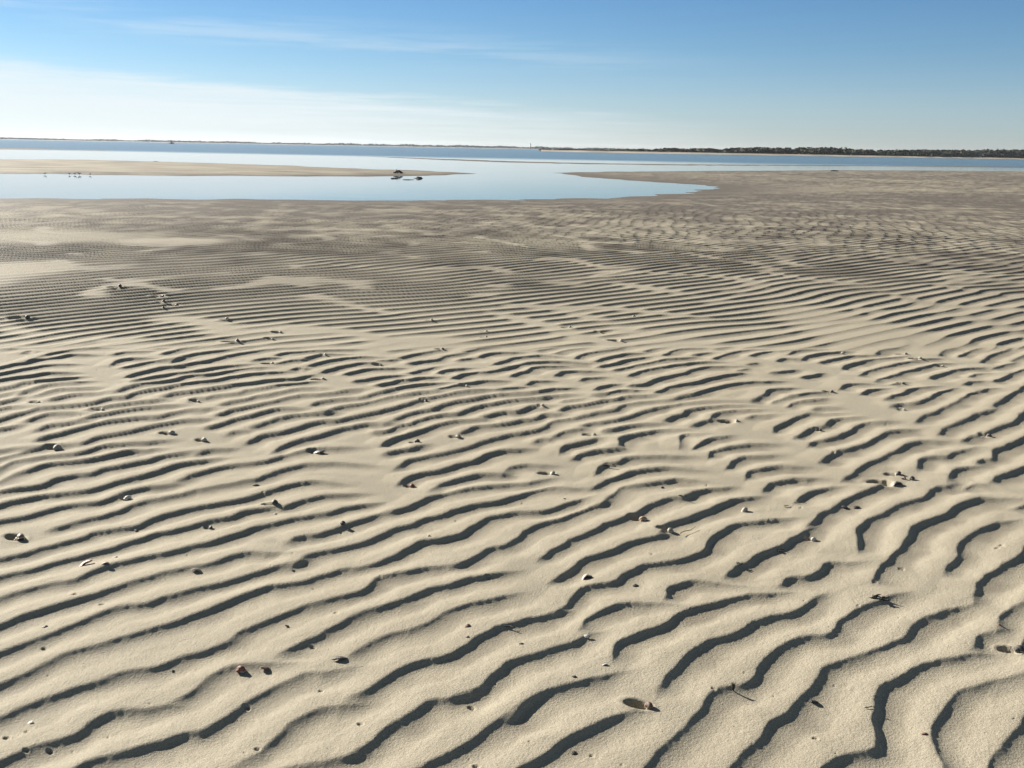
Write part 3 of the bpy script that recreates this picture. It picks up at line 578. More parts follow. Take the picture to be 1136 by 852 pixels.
PITS = []
def ground(x, y, want_attr=False, pits=True):
    x = np.asarray(x, np.float64); y = np.asarray(y, np.float64)
    far = y > 14
    s_main = np.full(x.shape, 40.0); s_bar = np.full(x.shape, -60.0); s_sh = np.full(x.shape, -200.0)
    if far.any():
        jit = 0.5*sample(N_MED, 24.0, x[far], y[far]*2.5)
        s_main[far] = sdf(MAIN_CLOSED, x[far], y[far])+jit*0.5
        s_bar[far] = sdf(BAR, x[far], y[far])+jit*0.6
        s_sh[far] = np.maximum(sdf(SHOAL, x[far], y[far]), sdf(SHOAL2, x[far], y[far]))+jit
    up = lambda s, h, l: np.where(s > 0, h*(1-np.exp(-np.clip(s, 0, 1e3)/l)), -0.30*(1-np.exp(np.clip(s, -1e3, 0)/7.0)))
    z = np.maximum(np.maximum(up(s_main, 0.08, 2.6), up(s_bar, 0.11, 2.5)), up(s_sh, 0.02, 4.0))+WATER_Z
    dist = np.hypot(x, y)
    # ripples
    wn = sst(7.62, 7.12, y-0.09*x)*sst(0.50, 0.28, np.abs(x)-0.526*y)*sst(1.45, 1.75, y)
    amp = sst(0.3, 5.0, s_main)*(0.35+0.65*sst(34, 15, dist))
    bar_amp = 0.25*sst(0.5, 3.0, s_bar)
    patch = 0.40+0.60*sst(-2.6, -1.5, sample(N_MED, 24.0, x*0.9+3, y*0.5))
    for cx, cy, ra, rb, ang in FLATS:
        c, s = math.cos(R(ang)), math.sin(R(ang))
        px, py = x-cx, y-cy
        rr = ((px*c+py*s)/ra)**2+((-px*s+py*c)/rb)**2
        patch = patch*(1-np.exp(-rr*rr*1.6)*(0.97 if ra < 1.4 else 0.6))
    wx = x+0.10*sample(N_MED, 24.0, x*0.5, y*0.5); wy = y+0.10*sample(N_MED, 24.0, x*0.5+7, y*0.5)
    cross = sst(0.2, 1.0, sample(N_BIG, 90.0, x*1.6+20, y*1.6))*0.7*sst(14, 22, y)+0.75*sst(5, 14, x)*sst(22, 30, y)
    rip = wave(T_A, wx, wy)*(1-0.5*cross)+wave(T_B, wx, wy)*cross*0.8
    rip = rip+0.85*wave(T_C, wx, wy*0.75)*sst(13, 22, y)*(0.35+0.65*sst(-6, 8, x))
    side = sst(7.6, 6.2, y)
    sm = (side > 0) & (wn < 1)
    if sm.any(): rip[sm] = rip[sm]*(1-side[sm])+wave(T_N, wx[sm], wy[sm])*side[sm]*1.05
    near_m = wn > 0
    nr = np.zeros(x.shape); nr[near_m] = near(x[near_m], y[near_m])
    z = z+H_RIP*(nr*wn+rip*(1-wn)*np.maximum(amp, bar_amp)*patch*np.interp(y, [6, 9, 14, 30], [1.0, 1.2, 1.25, 1.0]))
    # gentle swells and lumps
    z = z+0.004*sample(N_MED, 24.0, x*1.3, y*1.3)*sst(0.2, 3, np.maximum(s_main, s_bar))
    z = z+0.00018*sample(N_LUMP, 12.0, x, y)+0.00013*sample(N_FINE, 5.0, x, y)*sst(7, 4, dist)
    for cx, cy, r, dep in (PITS if pits else []):
        m = (np.abs(x-cx) < 3.2*r) & (np.abs(y-cy) < 3.2*r)
        if not m.any(): continue
        px, py = x[m]-cx, y[m]-cy
        u_ = px*PIT_U[0]+py*PIT_U[1]; v_ = -px*PIT_U[1]+py*PIT_U[0]
        rho = np.sqrt((u_/(1.45*r))**2+(v_/(0.95*r))**2)+0.05*sample(N_LUMP, 12.0, x[m]*2, y[m]*2)
        z[m] = z[m]-dep*(1-sst(0.45, 1.05, rho))+0.07*dep*np.exp(-((rho-1.35)/0.25)**2)
    if want_attr:
        big = sample(N_BIG, 90.0, x, y*1.7); med = sample(N_MED, 24.0, x, y*2.2)
        wet = sst(7.5, 15, dist)*(0.70+0.12*sst(18, 30, dist)+0.13*big+0.12*med)
        wet = wet+0.20*sample(N_MED, 24.0, x*4.5, y*2.6)*sst(9, 17, dist)
        wet = np.maximum(wet, np.exp(-np.clip(s_main, 0, 99)/5.5)*1.2*sst(13, 20, y))
        wet = np.where(s_bar > s_main, 0.38+0.16*sample(N_MED, 24.0, x*0.6, y*1.5)+0.8*np.exp(-np.clip(s_bar, 0, 99)/1.3)+0.1*med, wet)
        wet = np.where((s_main < 0) & (s_bar < 0), 1.0, wet)
        wet = wet+0.45*sst(0.12, 0.50, -nr*wn)*sst(-0.8, 1.2, sample(N_LUMP, 12.0, x*0.5, y*0.5))
        for cx, cy, ra, rb, ang in FLATS:
            c, s = math.cos(R(ang)), math.sin(R(ang))
            px, py = x-cx, y-cy
            rr = ((px*c+py*s)/ra)**2+((-px*s+py*c)/rb)**2
            wet = wet*(1-np.exp(-rr*rr*1.2)*0.75)
        return z, np.clip(wet, 0, 1)
    return z

PIT_U = (-math.sin(R(-SUN_AZ)), math.cos(R(-SUN_AZ)))
PIT_U = (-0.93, 0.37)
for kind, x, y, w, label, opt in ITEMS:
    if opt.get('pit'):
        r = w*0.52*opt['pit']
        PITS.append((x+PIT_U[0]*r*1.30, y+PIT_U[1]*r*1.30, r, w*0.55*min(1.35, opt['pit'])))
# small dimples and worm holes with no owner
dr = np.random.default_rng(77)
for _ in range(150):
    yy = 2.0+5.2*dr.random()**1.4; xx = (dr.random()*2-1)*0.6*yy
    r = 0.003+0.006*dr.random()**2
    PITS.append((xx, yy, r, r*0.9))

# ------------------------------------------------------------------ materials
def sand_material():
    m, nt, b = mat('sand')
    tc = nt.nodes.new('ShaderNodeNewGeometry').outputs['Position']
    wet = node(nt, 'ShaderNodeAttribute', attribute_name='wet').outputs['Fac']
    def noise(scale, detail=3, rough=0.6, vec=tc):
        n = node(nt, 'ShaderNodeTexNoise'); n.inputs['Scale'].default_value = scale
        n.inputs['Detail'].default_value = detail; n.inputs['Roughness'].default_value = rough
        nt.links.new(vec, n.inputs['Vector']); return n.outputs['Fac']
    big = noise(1.1, 4); mid = noise(14, 4, 0.65); fine = noise(250, 3, 0.75); grain = noise(900, 1)
    c = ramp(nt, big, [(0.3, (0.318, 0.280, 0.217)), (0.7, (0.370, 0.330, 0.261))])
    c = mix(nt, mathn(nt, 'MULTIPLY', mid, 0.5), c, (0.328, 0.286, 0.215))
    g = ramp(nt, fine, [(0.25, (0.55, 0.53, 0.49)), (0.5, (1.0, 1.0, 1.0)), (0.78, (1.28, 1.26, 1.22))])
    c = mix(nt, 0.75, c, g, 'MULTIPLY')
    # dark heavy grains and shell crumbs strewn in the sand
    v = node(nt, 'ShaderNodeTexVoronoi', feature='F1'); v.inputs['Scale'].default_value = 75
    nt.links.new(tc, v.inputs['Vector'])
    sep = node(nt, 'ShaderNodeSeparateColor'); nt.links.new(v.outputs['Color'], sep.inputs[0])
    sel = mathn(nt, 'GREATER_THAN', sep.outputs[0], 0.955)
    dot = mathn(nt, 'LESS_THAN', v.outputs['Distance'], 0.16)
    c = mix(nt, mathn(nt, 'MULTIPLY', mathn(nt, 'MULTIPLY', sel, dot), 0.8), c, (0.07, 0.055, 0.045))
    patchy = mathn(nt, 'MULTIPLY_ADD', noise(0.8, 5, 0.7), 0.5, -0.25)
    w2 = mathn(nt, 'ADD', wet, mathn(nt, 'MULTIPLY', patchy, mathn(nt, 'MULTIPLY', wet, 1.4)), clamp=True)
    dark = mix(nt, 1.0, c, (0.375, 0.352, 0.362), 'MULTIPLY')
    c = mix(nt, w2, c, dark)
    nt.links.new(c, b.inputs['Base Color'])
    nt.links.new(mathn(nt, 'MULTIPLY_ADD', w2, -0.28, 0.88), b.inputs['Roughness'])
    b.inputs['Specular IOR Level'].default_value = 0.22
    bp = node(nt, 'ShaderNodeBump'); bp.inputs['Strength'].default_value = 0.55; bp.inputs['Distance'].default_value = 0.0030
    nt.links.new(mathn(nt, 'ADD', fine, mathn(nt, 'MULTIPLY', noise(130, 4, 0.65), 2.0)), bp.inputs['Height'])
    nt.links.new(bp.outputs['Normal'], b.inputs['Normal'])
    return m
SAND = sand_material()

def water_material():
    m, nt, b = mat('sea_water')
    pos = nt.nodes.new('ShaderNodeNewGeometry').outputs['Position']
    sep = node(nt, 'ShaderNodeSeparateXYZ'); nt.links.new(pos, sep.inputs[0])
    X, Y = sep.outputs[0], sep.outputs[1]
    # ruffled by wind beyond the outer shoal, calm in its lee; ragged edge
    n = node(nt, 'ShaderNodeTexNoise'); n.inputs['Scale'].default_value = 0.02; n.inputs['Detail'].default_value = 3
    nt.links.new(pos, n.inputs['Vector'])
    edge = mathn(nt, 'ADD', mathn(nt, 'MULTIPLY_ADD', X, -0.10, 138.0), mathn(nt, 'MULTIPLY_ADD', n.outputs['Fac'], 30.0, -15.0))
    ruf = mathn(nt, 'DIVIDE', mathn(nt, 'SUBTRACT', Y, edge), 30.0, clamp=True)
    b.inputs['Base Color'].default_value = (0.04, 0.07, 0.09, 1)
    b.inputs['IOR'].default_value = 1.33
    b.inputs['Specular IOR Level'].default_value = 0.5
    nt.links.new(mathn(nt, 'MULTIPLY_ADD', ruf, 0.15, 0.05), b.inputs['Roughness'])
    mp = node(nt, 'ShaderNodeMapping'); mp.inputs['Scale'].default_value = (0.35, 1.0, 1.0); mp.inputs['Rotation'].default_value = (0, 0, R(20))
    nt.links.new(pos, mp.inputs['Vector'])
    w1 = node(nt, 'ShaderNodeTexNoise'); w1.inputs['Scale'].default_value = 0.9; w1.inputs['Detail'].default_value = 4
    nt.links.new(mp.outputs[0], w1.inputs['Vector'])
    bp = node(nt, 'ShaderNodeBump'); bp.inputs['Distance'].default_value = 0.35
    nt.links.new(mathn(nt, 'MULTIPLY_ADD', ruf, 0.14, 0.005), bp.inputs['Strength'])
    nt.links.new(w1.outputs['Fac'], bp.inputs['Height'])
    nt.links.new(bp.outputs['Normal'], b.inputs['Normal'])
    return m
WATER = water_material()

# ------------------------------------------------------------------ ground and water sheets
dep = np.concatenate([np.arange(52, 36, -0.10), np.arange(36, 14, -0.055), np.arange(14, 7, -0.018), np.arange(7, 3.6, -0.014), np.arange(3.6, 2.6, -0.012)])
ys = np.concatenate([EYE/np.tan(np.radians(dep)), np.geomspace(EYE/math.tan(R(2.58)), 420, 170)])
az = np.concatenate([np.linspace(-52, -31, 200, endpoint=False), np.linspace(-31, 31, 1180, endpoint=False), np.linspace(31, 52, 200)])
tx = np.tan(np.radians(az))
Yg = np.repeat(ys[:, None], len(tx), 1); Xg = Yg*tx[None, :]
Zg = np.empty_like(Xg); Wg = np.empty_like(Xg)
for r0 in range(0, len(ys), 64):
    Zg[r0:r0+64], Wg[r0:r0+64] = ground(Xg[r0:r0+64], Yg[r0:r0+64], True)
sand = link('sand_flat', grid_mesh('sand_flat', Xg, Yg, Zg, {'wet': Wg}), SAND)
tag(sand, kind='structure')

# the sea bed beyond the sheet, then the water over everything
bed_w = [(-4600, 400, -0.6), (4600, 400, -0.6), (4600, 4600, -0.6), (-4600, 4600, -0.6)]
tag(link('sea_bed', mesh_from('sea_bed', bed_w, [(0, 1, 2, 3)], False), SAND), kind='structure')
wv = [(-4600, 14, WATER_Z), (4600, 14, WATER_Z), (4600, 4600, WATER_Z), (-4600, 4600, WATER_Z)]
tag(link('sea_water', mesh_from('sea_water', wv, [(0, 1, 2, 3)], False), WATER), kind='structure')

# ------------------------------------------------------------------ shells, chips, weed, twigs
SHELL_COL = {'brown': (0.16, 0.09, 0.055), 'dark': (0.075, 0.06, 0.05), 'tan': (0.30, 0.20, 0.12), 'grey': (0.27, 0.25, 0.22),
             'pale': (0.34, 0.30, 0.24), 'white': (0.52, 0.48, 0.42), 'red': (0.20, 0.065, 0.035), 'black': (0.028, 0.024, 0.022)}
def shell_material(name, c):
    m, nt, b = mat(name+'_shell')
    tc = nt.nodes.new('ShaderNodeTexCoord').outputs['Object']
    w = node(nt, 'ShaderNodeTexWave', bands_direction='DIAGONAL'); w.inputs['Scale'].default_value = 90; w.inputs['Distortion'].default_value = 6
    n = node(nt, 'ShaderNodeTexNoise'); n.inputs['Scale'].default_value = 160; n.inputs['Detail'].default_value = 4
    nt.links.new(tc, w.inputs['Vector']); nt.links.new(tc, n.inputs['Vector'])
    f = mathn(nt, 'MULTIPLY_ADD', w.outputs['Fac'], 0.55, mathn(nt, 'MULTIPLY', n.outputs['Fac'], 0.45))
    lo = tuple(v*0.5 for v in c); hi = tuple(min(0.85, v*1.45+0.05) for v in c)
    nt.links.new(ramp(nt, f, [(0.25, lo), (0.5, c), (0.8, hi)]), b.inputs['Base Color'])
    b.inputs['Roughness'].default_value = 0.48
    bp = node(nt, 'ShaderNodeBump'); bp.inputs['Strength'].default_value = 0.35; bp.inputs['Distance'].default_value = 0.001
    nt.links.new(f, bp.inputs['Height']); nt.links.new(bp.outputs['Normal'], b.inputs['Normal'])
    return m
SHELL = {k: shell_material(k, c) for k, c in SHELL_COL.items()}
def flat_material(name, c, rough=0.7, scale=120):
    m, nt, b = mat(name)
    tc = nt.nodes.new('ShaderNodeTexCoord').outputs['Object']
    n = node(nt, 'ShaderNodeTexNoise'); n.inputs['Scale'].default_value = scale; n.inputs['Detail'].default_value = 4
    nt.links.new(tc, n.inputs['Vector'])
    nt.links.new(ramp(nt, n.outputs['Fac'], [(0.3, tuple(v*0.6 for v in c)), (0.7, tuple(min(0.9, v*1.35) for v in c))]), b.inputs['Base Color'])
    b.inputs['Roughness'].default_value = rough
    return m
M_MOUTH = flat_material('shell_mouth', (0.10, 0.06, 0.04), 0.35)
M_LIP = flat_material('shell_lip', (0.5, 0.46, 0.40), 0.4)
M_WEED = flat_material('dry_seaweed', (0.035, 0.030, 0.020), 0.6)
M_WEEDP = flat_material('pale_weed', (0.30, 0.27, 0.20), 0.7)
M_TWIG = flat_material('wet_twig', (0.045, 0.035, 0.028), 0.7)
M_STRAW = flat_material('dry_straw', (0.34, 0.26, 0.15), 0.6)

def snail_mesh(turns=3.3, n=16, spire=0.9):
    # a coiled whorl: rings along a logarithmic helix, mouth at the big end; unit width
    steps = int(turns*22); vs, fs = [], []; b = math.log(1/0.52)/(2*math.pi)
    for k in range(steps+1):
        th = 2*math.pi*turns*k/steps; e = math.exp(-b*th)
        r = 0.28*e; cx, cy, cz = 0.21*e*math.cos(th), 0.21*e*math.sin(th), spire*0.62*(1-e)
        for j in range(n):
            a = 2*math.pi*j/n; rr = r*(1+0.05*math.cos(2*a+0.6))
            rad = rr*math.cos(a); h = rr*1.12*math.sin(a)
            vs.append((cx+rad*math.cos(th), cy+rad*math.sin(th), cz+h))
    for k in range(steps):
        for j in range(n):
            a = k*n+j; c = k*n+(j+1) % n; fs.append((a, c, c+n, a+n))
    tip = len(vs); vs.append((0, 0, spire*0.63)); o = steps*n
    fs += [(o+j, o+(j+1) % n, tip) for j in range(n)]
    body = mesh_from('snail_body', vs, fs)
    # flared lip and the dark hollow inside it
    r0 = 0.28; lv, lf, mv, mf = [], [], [], []
    for q, (sc, dy) in enumerate([(0.98, 0.012), (1.16, -0.03), (1.10, -0.055), (0.86, -0.03)]):
        for j in range(n):
            a = 2*math.pi*j/n; rr = r0*sc*(1+0.05*math.cos(2*a+0.6))
            lv.append((0.21+rr*math.cos(a), dy, rr*1.12*math.sin(a)))
    for q in range(3):
        for j in range(n): lf.append((q*n+j, q*n+(j+1) % n, (q+1)*n+(j+1) % n, (q+1)*n+j))
    for sc, dy in [(0.90, -0.028), (0.70, 0.05), (0.35, 0.13)]:
        for j in range(n):
            a = 2*math.pi*j/n; rr = r0*sc
            mv.append((0.21+rr*math.cos(a), dy, rr*1.12*math.sin(a)))
    for q in range(2):
        for j in range(n): mf.append((q*n+j, (q+1)*n+j, (q+1)*n+(j+1) % n, q*n+(j+1) % n))
    mv.append((0.21, 0.16, 0)); mf += [(2*n+j, 3*n, 2*n+(j+1) % n) for j in range(n)]
    return body, mesh_from('snail_lip', lv, lf), mesh_from('snail_mouth', mv, mf)

def clam_mesh(seed):
    r = random.Random(seed); vs, fs = [], []; nu, nv = 22, 8
    for side in (0, 1):
        for i in range(nv+1):
            t = i/nv
            for j in range(nu+1):
                a = -2.0+4.0*j/nu
                rad = 0.5*t*(1+0.05*math.cos(3*a))
                x = rad*math.sin(a)*1.0; y = rad*math.cos(a)*0.8-0.25
                z = 0.42*math.sqrt(max(0, 1-t**2.2))*(1-0.15*abs(math.sin(a)))+0.012*math.sin(a*20)*t
                if side: z = z*0.86-0.035
                vs.append((x, y, z))
    w = nu+1; off = (nv+1)*w
    for i in range(nv):
        for j in range(nu):
            a = i*w+j; fs.append((a, a+1, a+w+1, a+w)); b = off+a; fs.append((b, b+w, b+w+1, b+1))
    for j in range(nu):
        a = nv*w+j; fs.append((a, a+1, off+a+1, off+a))
    for i in range(nv):
        for j in (0, nu):
            a = i*w+j; fs.append((a, a+w, off+a+w, off+a))
    return mesh_from('clam_valve', vs, fs)

def chip_mesh(seed, long=1.0):
    # a broken, curved, thick shard
    r = random.Random(seed); n = 11; vs, fs = [], []
    out = [(0.5*(0.75+0.5*r.random())*math.cos(2*math.pi*k/n), 0.5*(0.6+0.5*r.random())*math.sin(2*math.pi*k/n)/long) for k in range(n)]
    cv = 0.35+0.3*r.random()
    for lay in (0, 1):
        for sc in (1.0, 0.55):
            for x, y in out:
                x, y = x*sc, y*sc
                vs.append((x, y, 0.20-cv*(x*x+y*y)*1.2+(0.10 if lay else 0)+0.03*r.random()))
        vs.append((0, 0, 0.22+(0.10 if lay else 0)))
    L = 2*n+1
    for j in range(n):
        k = (j+1) % n
        fs += [(j, j+n, k+n, k), (L+j, L+k, L+k+n, L+j+n), (j, k, L+k, L+j), (j+n, 2*n, k+n), (L+j+n, L+k+n, L+2*n)]
    return mesh_from('shell_shard', vs, fs, False)

def tube(vs, fs, pts, rads, n=6):
    base = len(vs); P = [Vector(p) for p in pts]
    for i, p in enumerate(P):
        d = (P[min(i+1, len(P)-1)]-P[max(i-1, 0)]).normalized()
        s = d.cross(Vector((0, 0, 1)) if abs(d.z) < 0.9 else Vector((1, 0, 0))).normalized(); t = s.cross(d)
        for j in range(n):
            a = 2*math.pi*j/n; vs.append(tuple(p+(s*math.cos(a)+t*math.sin(a))*rads[i]))
    for i in range(len(P)-1):
        for j in range(n):
            a = base+i*n+j; b = base+i*n+(j+1) % n; fs.append((a, b, b+n, a+n))
    fs.append(tuple(base+j for j in range(n))[::-1]); fs.append(tuple(base+(len(P)-1)*n+j for j in range(n)))

def weed_mesh(seed, up=False, ring=False):
    r = random.Random(seed); vs, fs = [], []
    if ring:
        pts = [(0.38*math.cos(a)*(1+0.1*r.random()), 0.38*math.sin(a), 0.03+0.03*r.random()) for a in np.linspace(0, 6.0, 18)]
        tube(vs, fs, pts, [0.035]*18)
        for _ in range(4):
            a = r.random()*6.28; pts = [(0.38*math.cos(a)+0.1*k*(r.random()-.3), 0.38*math.sin(a)+0.08*k*(r.random()-.5), 0.04) for k in range(5)]
            tube(vs, fs, pts, [0.025, .025, .02, .016, .01])
        return mesh_from('weed_ring', vs, fs)
    for _ in range(9 if not up else 6):
        x, y = (r.random()-.5)*(0.7 if not up else .12), (r.random()-.5)*(0.35 if not up else .1); z = 0.03
        h = r.random()*6.28; pts = []
        for k in range(6):
            pts.append((x, y, z)); h += (r.random()-.5)*1.1
            x += 0.10*math.cos(h)*(.45 if up else 1); y += 0.07*math.sin(h)*(.45 if up else 1); z = max(0.02, z+((.13+.06*r.random()) if up else (r.random()-.45)*0.11))
        w = 0.03+0.03*r.random()
        tube(vs, fs, pts, [w, w*1.3, w*.9, w*1.2, w*.8, w*.3], 5)
        if r.random() < .7:                                   # a small bladder or bead
            p = pts[r.randrange(1, 5)]
            tube(vs, fs, [(p[0]-.05, p[1], p[2]), (p[0]-.02, p[1], p[2]+.01), (p[0]+.02, p[1], p[2]+.02), (p[0]+.05, p[1], p[2]+.02)], [.01, .045, .045, .01], 6)
    return mesh_from('weed', vs, fs)

def twig_mesh(seed, thick, fork):
    r = random.Random(seed); vs, fs = [], []
    pts = [(-0.5+k/7, 0.05*math.sin(k*1.1+seed)+0.02*r.random(), 0.05+0.12*k/7*(1 if fork else .35)) for k in range(8)]
    tube(vs, fs, pts, [thick*(1-0.07*k)*(1+.15*r.random()) for k in range(8)], 7)
    if fork:
        p = pts[4]; tube(vs, fs, [p, (p[0]+.10, p[1]+.10, p[2]+.03), (p[0]+.17, p[1]+.16, p[2]+.03)], [thick*.6, thick*.5, thick*.25], 6)
    return mesh_from('twig', vs, fs)

SNAILS = [snail_mesh(3.3, 16, s) for s in (0.75, 1.0, 1.25)]
def place(o, x, y, w, sink, tilt, spin):
    z = float(ground(np.array([x]), np.array([y]), pits=False)[0])*0.6+0.4*float(ground(np.array([x]), np.array([y]))[0])
    o.location = (x, y, z-sink*w); o.scale = (w, w, w)
    o.rotation_euler = (tilt[0], tilt[1], spin)

for k, (kind, x, y, w, label, opt) in enumerate(ITEMS):
    r = random.Random(k*7+1)
    if kind == 'snail':
        b, lip, mo = SNAILS[k % 3]
        o = bpy.data.objects.new('snail_shell', None); COL.objects.link(o); o.empty_display_size = 0.01
        w *= 0.98 if y < 5.0 else 0.62
        place(o, x, y, w, -0.11, (R(r.uniform(55, 110)), R(r.uniform(-25, 25)), 0), r.uniform(0, 6.28))
        tag(o, label, 'shell', 'snail shells lying on the rippled sand')
        for nm, me, ml in (('whorl', b, SHELL[opt.get('col', 'grey')]), ('lip', lip, M_LIP), ('mouth', mo, M_MOUTH)):
            c = bpy.data.objects.new(nm, me); COL.objects.link(c); c.parent = o
            if not me.materials: me.materials.append(ml)
            c.material_slots[0].link = 'OBJECT'; c.material_slots[0].material = ml
    elif kind == 'clam':
        o = link('clam_shell', clam_mesh(k), SHELL[opt.get('col', 'pale')])
        place(o, x, y, w, 0.02, (R(r.uniform(-12, 12)), R(r.uniform(-10, 10)), 0), r.uniform(-.5, .5))
        tag(o, label, 'shell', 'clam shells lying on the rippled sand')
    elif kind == 'chip':
        o = link('shell_chip', chip_mesh(k, 2.0 if w > 0.03 else 1.2), SHELL[opt.get('col', 'dark')])
        place(o, x, y, w*1.15, 0.08, (R(r.uniform(-25, 25)), R(r.uniform(-25, 25)), 0), R(r.uniform(0, 40)))
        tag(o, label, 'shell chip', 'broken shell chips scattered over the sand')
    elif kind == 'weed':
        o = link('seaweed_scrap', weed_mesh(k, opt.get('up'), opt.get('ring')), M_WEEDP if opt.get('ring') else M_WEED)
        place(o, x, y, w*0.75, 0.0, (0, 0, 0), r.uniform(-.4, .4)); tag(o, label, 'seaweed', 'seaweed scraps on the sand')
    elif kind in ('twig', 'straw'):
        o = link('dry_straw' if kind == 'straw' and not opt.get('dark') else 'small_twig', twig_mesh(k, 0.022 if kind == 'straw' else 0.06, kind == 'twig'), M_STRAW if kind == 'straw' and not opt.get('dark') else M_TWIG)
        place(o, x, y, w*1.1, -0.05, (0, 0, 0), R(opt.get('rot', 0))); tag(o, label, 'twig' if kind == 'twig' or opt.get('dark') else 'straw')

# ------------------------------------------------------------------ things on the far bars
def lump_mesh(seed, sx, sy, sz):
    r = random.Random(seed); bm = bmesh.new(); bmesh.ops.create_icosphere(bm, subdivisions=3, radius=0.5)
    ph = [r.random()*6 for _ in range(6)]
    for v in bm.verts:
        c = v.co
        f = 1+0.22*math.sin(5*c.x+ph[0])*math.sin(4*c.y+ph[1])+0.15*math.sin(11*c.z+ph[2])+0.1*math.sin(13*c.x+9*c.y+ph[3])
        v.co = Vector((c.x*sx*f, c.y*sy*f, max(-0.1, c.z)*sz*f))
    me = bpy.data.meshes.new('weed_lump'); bm.to_mesh(me); bm.free(); return me
M_WRACK = flat_material('wrack', (0.045, 0.038, 0.03), 0.7, 6)
def zg(p): return max(WATER_Z, float(ground(np.array([p[0]]), np.array([p[1]]))[0]))
bt = [('driftwood', 'driftwood'), ('seaweed_clump', 'left'), ('seaweed_clump', 'mid'), ('seaweed_clump', 'right'), ('rock', 'far'), ('rock', 'spit')]
p = BAR_THINGS[0]
vs, fs = [], []
r = random.Random(4)
tube(vs, fs, [(-.32, 0, .06), (-.1, .05, .13), (.12, 0, .16), (.34, -.05, .10), (.46, 0, .05)], [.05, .07, .075, .06, .03], 8)
tube(vs, fs, [(-.05, .03, .12), (-.1, .1, .24), (-.06, .15, .32)], [.05, .035, .015], 6)
tube(vs, fs, [(.14, 0, .15), (.22, -.1, .25)], [.045, .02], 6)
for _ in range(14):
    x, y = r.uniform(-.45, .4), r.uniform(-.2, .2)
    tube(vs, fs, [(x, y, .0), (x+.07, y+r.uniform(-.1, .1), .09), (x+.16, y+r.uniform(-.1, .1), .03)], [.02, .05, .01], 5)
o = link('driftwood', mesh_from('driftwood', vs, fs), M_WRACK, None, (p[0], p[1], zg(p)-0.01)); o.scale = (.62, .6, .8)
tag(o, 'dark tangled driftwood lying on the tip of the left sandbar', 'driftwood')
for q, lab, s in ((1, 'left of three dark seaweed clumps at the pool edge below the driftwood', (.32, .4, .10)),
                  (2, 'middle, flattest of three dark seaweed clumps below the driftwood', (.5, .4, .06)),
                  (3, 'right of three dark seaweed clumps below the driftwood', (.48, .4, .16))):
    p = BAR_THINGS[q]
    tag(link('seaweed_clump', lump_mesh(q, *s), M_WRACK, None, (p[0], p[1], zg(p))), lab, 'seaweed', 'seaweed clumps at the pool edge')
p = BAR_THINGS[4]; tag(link('rock', lump_mesh(9, .6, .4, .12), M_WRACK, None, (p[0], p[1], zg(p)-.02)), 'small dark rock on the far side of the left sandbar', 'rock')
p = BAR_THINGS[5]; tag(link('rock', lump_mesh(10, .8, .6, .26), M_WRACK, None, (p[0], p[1], zg(p)-.03)), 'small dark rock on the far edge of the right sand spit', 'rock')

# shorebirds along the near edge of the left bar
M_BIRD = flat_material('bird_plumage', (0.42, 0.39, 0.35), 0.8, 30); M_BIRDW = flat_material('bird_belly', (0.8, 0.79, 0.77), 0.8, 30)
M_BEAK = flat_material('bird_beak', (0.03, 0.03, 0.03), 0.5)
def bird(x, y, z, s, spin, label):
    bm = bmesh.new()
    lay = bm.verts.layers.skin.verify() if False else None
    vs, fs = [], []
    tube(vs, fs, [(-.17, 0, .15), (-.12, 0, .155), (-.04, 0, .15), (.05, 0, .155), (.095, 0, .19), (.115, 0, .225), (.14, 0, .237), (.165, 0, .23)],
         [.006, .028, .052, .050, .034, .026, .027, .008], 10)
    bm.free()
    o = link('shorebird', mesh_from('bird_body', vs, fs), M_BIRDW if s > 1.0 else M_BIRD, None, (x, y, z)); o.scale = (s, s, s); o.rotation_euler = (0, 0, spin)
    tag(o, label, 'bird', 'shorebirds at the edge of the left sandbar')
    for sy in (-.016, .016):
        v, f = [], []; tube(v, f, [(0, sy, .11), (-.008, sy, .06), (.004, sy, .0), (.03, sy, -.002)], [.006, .0045, .0045, .003], 5)
        link('leg', mesh_from('bird_leg', v, f), M_BEAK, o)
    v, f = [], []; tube(v, f, [(.16, 0, .232), (.19, 0, .228), (.215, 0, .222)], [.007, .004, .0015], 5); link('beak', mesh_from('bird_beak', v, f), M_BEAK, o)
    for sy in (-1, 1):
        v, f = [], []; tube(v, f, [(.06, sy*.045, .165), (0, sy*.056, .168), (-.08, sy*.044, .165), (-.18, sy*.012, .158)], [.012, .024, .02, .004], 6)
        link('wing', mesh_from('bird_wing', v, f), M_BIRD, o)
for p, s, sp, lab in zip(BIRDS, (.42, .45, .5, .55, .42), (0.3, 2.8, 0.1, 3.3, -.2),
        ('lone dark shorebird at the pool edge, left of the others', 'first bird of a row of three by the pool edge', 'middle bird of a row of three by the pool edge',
         'white bird, right end of a row of three by the pool edge', 'shorebird a little right of the row of three')):
    bird(p[0], p[1], zg(p), s, sp, lab)

